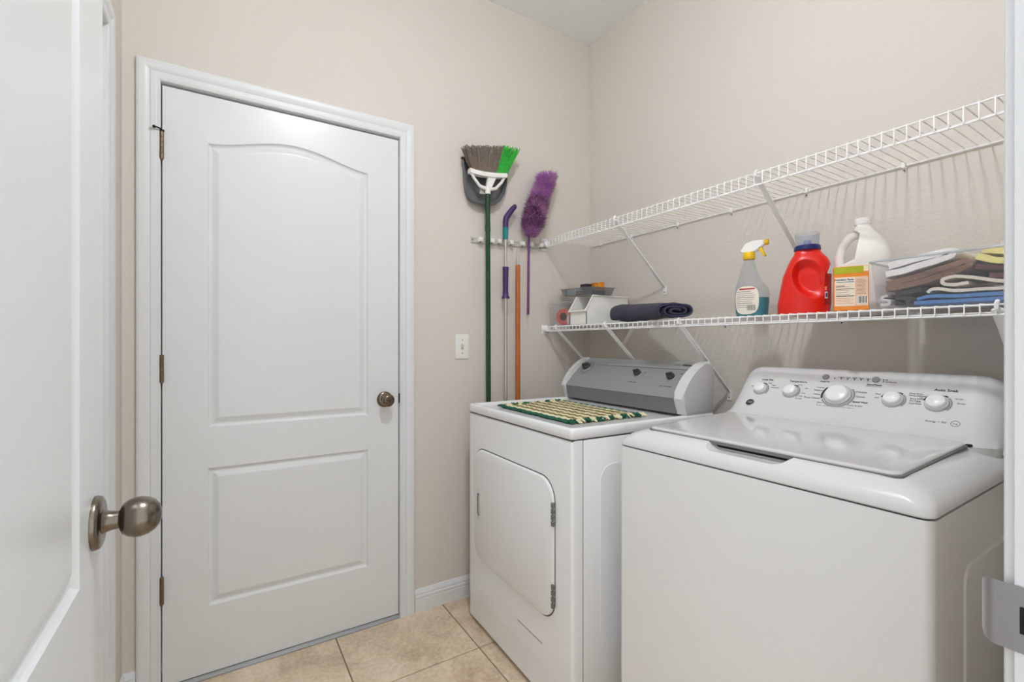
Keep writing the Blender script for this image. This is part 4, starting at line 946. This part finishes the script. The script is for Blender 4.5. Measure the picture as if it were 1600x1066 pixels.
# ---------------- cloth helpers
def spiral_roll(W, Hh, turns, th, n=150):
    """flattened spiral centre line in (u, v)"""
    pts = []
    for i in range(n + 1):
        s = i / n; a = s * turns * 2 * PI; k = .16 + .84 * s
        cu, sv = math.cos(a), math.sin(a)
        pts.append((math.copysign(abs(cu) ** .8, cu) * W * k, math.copysign(abs(sv) ** .8, sv) * Hh * k))
    return pts
def cloth_strip(bm, pts, th, f, L, nl=10, wob=.002, seed=0):
    """thick sheet whose section follows pts (u, v); f(u, v, l) -> point"""
    N = len(pts); nor = []
    for i in range(N):
        a, b = pts[max(i - 1, 0)], pts[min(i + 1, N - 1)]; t = Vector((b[0] - a[0], b[1] - a[1])).normalized(); nor.append(Vector((-t.y, t.x)))
    sec = [(Vector(p) + nn * th / 2) for p, nn in zip(pts, nor)] + [(Vector(p) - nn * th / 2) for p, nn in list(zip(pts, nor))[::-1]]
    rings = []
    for k in range(nl + 1):
        l = L * k / nl; w = lambda q: noise.noise(Vector((q.x * 25, q.y * 25 + seed, l * 16))) * wob
        e = 1.0 if 0 < k < nl else .97
        rings.append([f(q.x * e, q.y * e + w(q), l) for q in sec])
    loft(bm, rings)

# navy towel, rolled flat, its spiral end towards the washer side
M_NAVY = mat('towel_navy', (30, 27, 52), .95, bump=(420, .8, .004), sheen=.15, vary=(160, (42, 37, 68), .2)); M_NAVYE = mat('towel_edge', (96, 98, 128), .95)
nt_ = thing('rolled_towel', 'dark navy bath towel folded and rolled flat on the wire shelf', 'towel', (.592, -.198, SZ), math.radians(-20))
sp_ = spiral_roll(.080, .0285, 2.6, .008)
bm = NB(); cloth_strip(bm, sp_, .0092, lambda u, v, l: Vector((l - .21, u, max((v + .0335) * (1.42 - .42 * l / .43), .0005))), .43, 16, .004); lpart('towel', bm, M_NAVY, nt_, 60)
bm = NB(); tube(bm, [(.2205, u, v + .0335) for u, v in sp_[::3]], .0010, 5); lpart('hem', bm, M_NAVYE, nt_, 60)

# ---------------- clear storage tote with cleaning cloths
tt = thing('storage_tote', 'clear plastic storage tote full of folded cloths on the lower shelf', 'storage box', (1.624, -.152, SZ))
bm = NB(); open_box(bm, .198, .128, .122, .0018, .010); lpart('tub', bm, M_CLEAR, tt, 40)
bm = NB(); tube(bm, rrect(-.211, .211, -.141, .141, .02, .1215), .0032, 8, True); lpart('rim', bm, thin_plastic('clear_rim'), tt, 60)
def cloth(nm, lab, rgb, pts, th, y0, y1, seed=0, rgb2=None, wob=.005, nl=12):
    m = mat('cloth_' + nm + str(seed), rgb, .95, bump=(300, .6, .004), sheen=.3, vary=(90, rgb2 or tuple(int(c * .88) for c in rgb), .25))
    P = []
    for a, b in zip(pts, pts[1:]):
        for k in range(6): P.append((a[0] + (b[0] - a[0]) * k / 6, a[1] + (b[1] - a[1]) * k / 6))
    P.append(pts[-1])
    for _ in range(3): P = [P[0]] + [((P[i - 1][0] + 2 * P[i][0] + P[i + 1][0]) / 4, (P[i - 1][1] + 2 * P[i][1] + P[i + 1][1]) / 4) for i in range(1, len(P) - 1)] + [P[-1]]
    xm = sum(p[0] for p in P) / len(P); zmn = min(p[1] for p in P) - th / 2
    zc = sum(p[1] for p in P) / len(P); P = [(p[0] - xm, p[1] - zc) for p in P]
    bm = NB(); cloth_strip(bm, P, th, lambda u, v, l: Vector((u, l - (y1 - y0) / 2, max(v + zc - zmn, 0))), y1 - y0, nl, wob, seed)
    o = bpy.data.objects.new(nm, mesh_of(nm, bm, m, 60)); col.objects.link(o); o.location = (xm, (y0 + y1) / 2, zmn); o['label'] = lab; o['category'] = 'cloth'; o['group'] = 'cloths in the storage tote'
    return o
Z = SZ + .004; YF = -.266
cloth('folded_cloth', 'bright blue folded cloth at the bottom of the clear tote', (70, 122, 188), [(1.498, Z + .007), (1.60, Z + .006), (1.79, Z + .006), (1.79, Z + .016), (1.60, Z + .017), (1.530, Z + .022), (1.503, Z + .016)], .0085, YF, -.04, 1, (96, 144, 200), .002)
cloth('folded_cloth', 'cream white cloth folded in a loose scroll inside the clear tote', (240, 230, 216), [(1.524, Z + .030), (1.532, Z + .038), (1.548, Z + .037), (1.58, Z + .029), (1.66, Z + .029), (1.79, Z + .029), (1.79, Z + .040), (1.66, Z + .042), (1.61, Z + .058), (1.575, Z + .066), (1.552, Z + .060), (1.553, Z + .048), (1.575, Z + .044), (1.60, Z + .047)], .0075, YF + .002, -.05, 2, (228, 216, 200), .0015)
cloth('folded_cloth', 'charcoal black cloth bunched beneath the brown cloth in the tote', (62, 58, 57), [(1.462, Z + .008), (1.488, Z + .008), (1.490, Z + .021), (1.462, Z + .022), (1.465, Z + .034), (1.515, Z + .040)], .011, YF + .006, -.05, 3, None, .002)
cloth('folded_cloth', 'grey-white crumpled cloth on the tote floor beside the charcoal cloth', (228, 224, 220), [(1.432, Z + .006), (1.452, Z + .006), (1.452, Z + .018), (1.436, Z + .020), (1.436, Z + .028), (1.448, Z + .030)], .007, YF - .001, -.10, 4, None, .002)
cloth('folded_cloth', 'brown terry cloth folded across the middle of the tote', (150, 112, 94), [(1.440, Z + .047), (1.47, Z + .049), (1.53, Z + .062), (1.58, Z + .078), (1.606, Z + .089), (1.60, Z + .098), (1.53, Z + .078), (1.47, Z + .064), (1.442, Z + .060)], .0140, YF + .002, -.05, 5, (118, 90, 78), .002)
cloth('folded_cloth', 'thick white cloth lying on top of the brown cloth in the tote', (244, 242, 239), [(1.440, Z + .084), (1.47, Z + .088), (1.54, Z + .105), (1.575, Z + .116), (1.57, Z + .128), (1.50, Z + .117), (1.446, Z + .105)], .0165, YF + .004, -.05, 6, (234, 232, 229), .002)
cloth('folded_cloth', 'dark maroon cloth under the yellow cloth in the tote', (116, 62, 66), [(1.632, Z + .060), (1.68, Z + .054), (1.79, Z + .054), (1.79, Z + .067), (1.68, Z + .070), (1.608, Z + .084)], .011, YF + .004, -.05, 7, (84, 50, 56), .002)
cloth('folded_cloth', 'pale yellow cloth heaped on the maroon cloth in the tote', (240, 224, 126), [(1.610, Z + .106), (1.65, Z + .088), (1.79, Z + .085), (1.79, Z + .100), (1.68, Z + .106), (1.620, Z + .119)], .0135, YF + .006, -.05, 8, (244, 234, 168), .002)
cloth('folded_cloth', 'white rag draped over the yellow cloth in the tote', (238, 234, 232), [(1.648, Z + .126), (1.70, Z + .124), (1.79, Z + .124), (1.79, Z + .136), (1.70, Z + .142), (1.656, Z + .138)], .011, YF + .01, -.05, 9, None, .002)
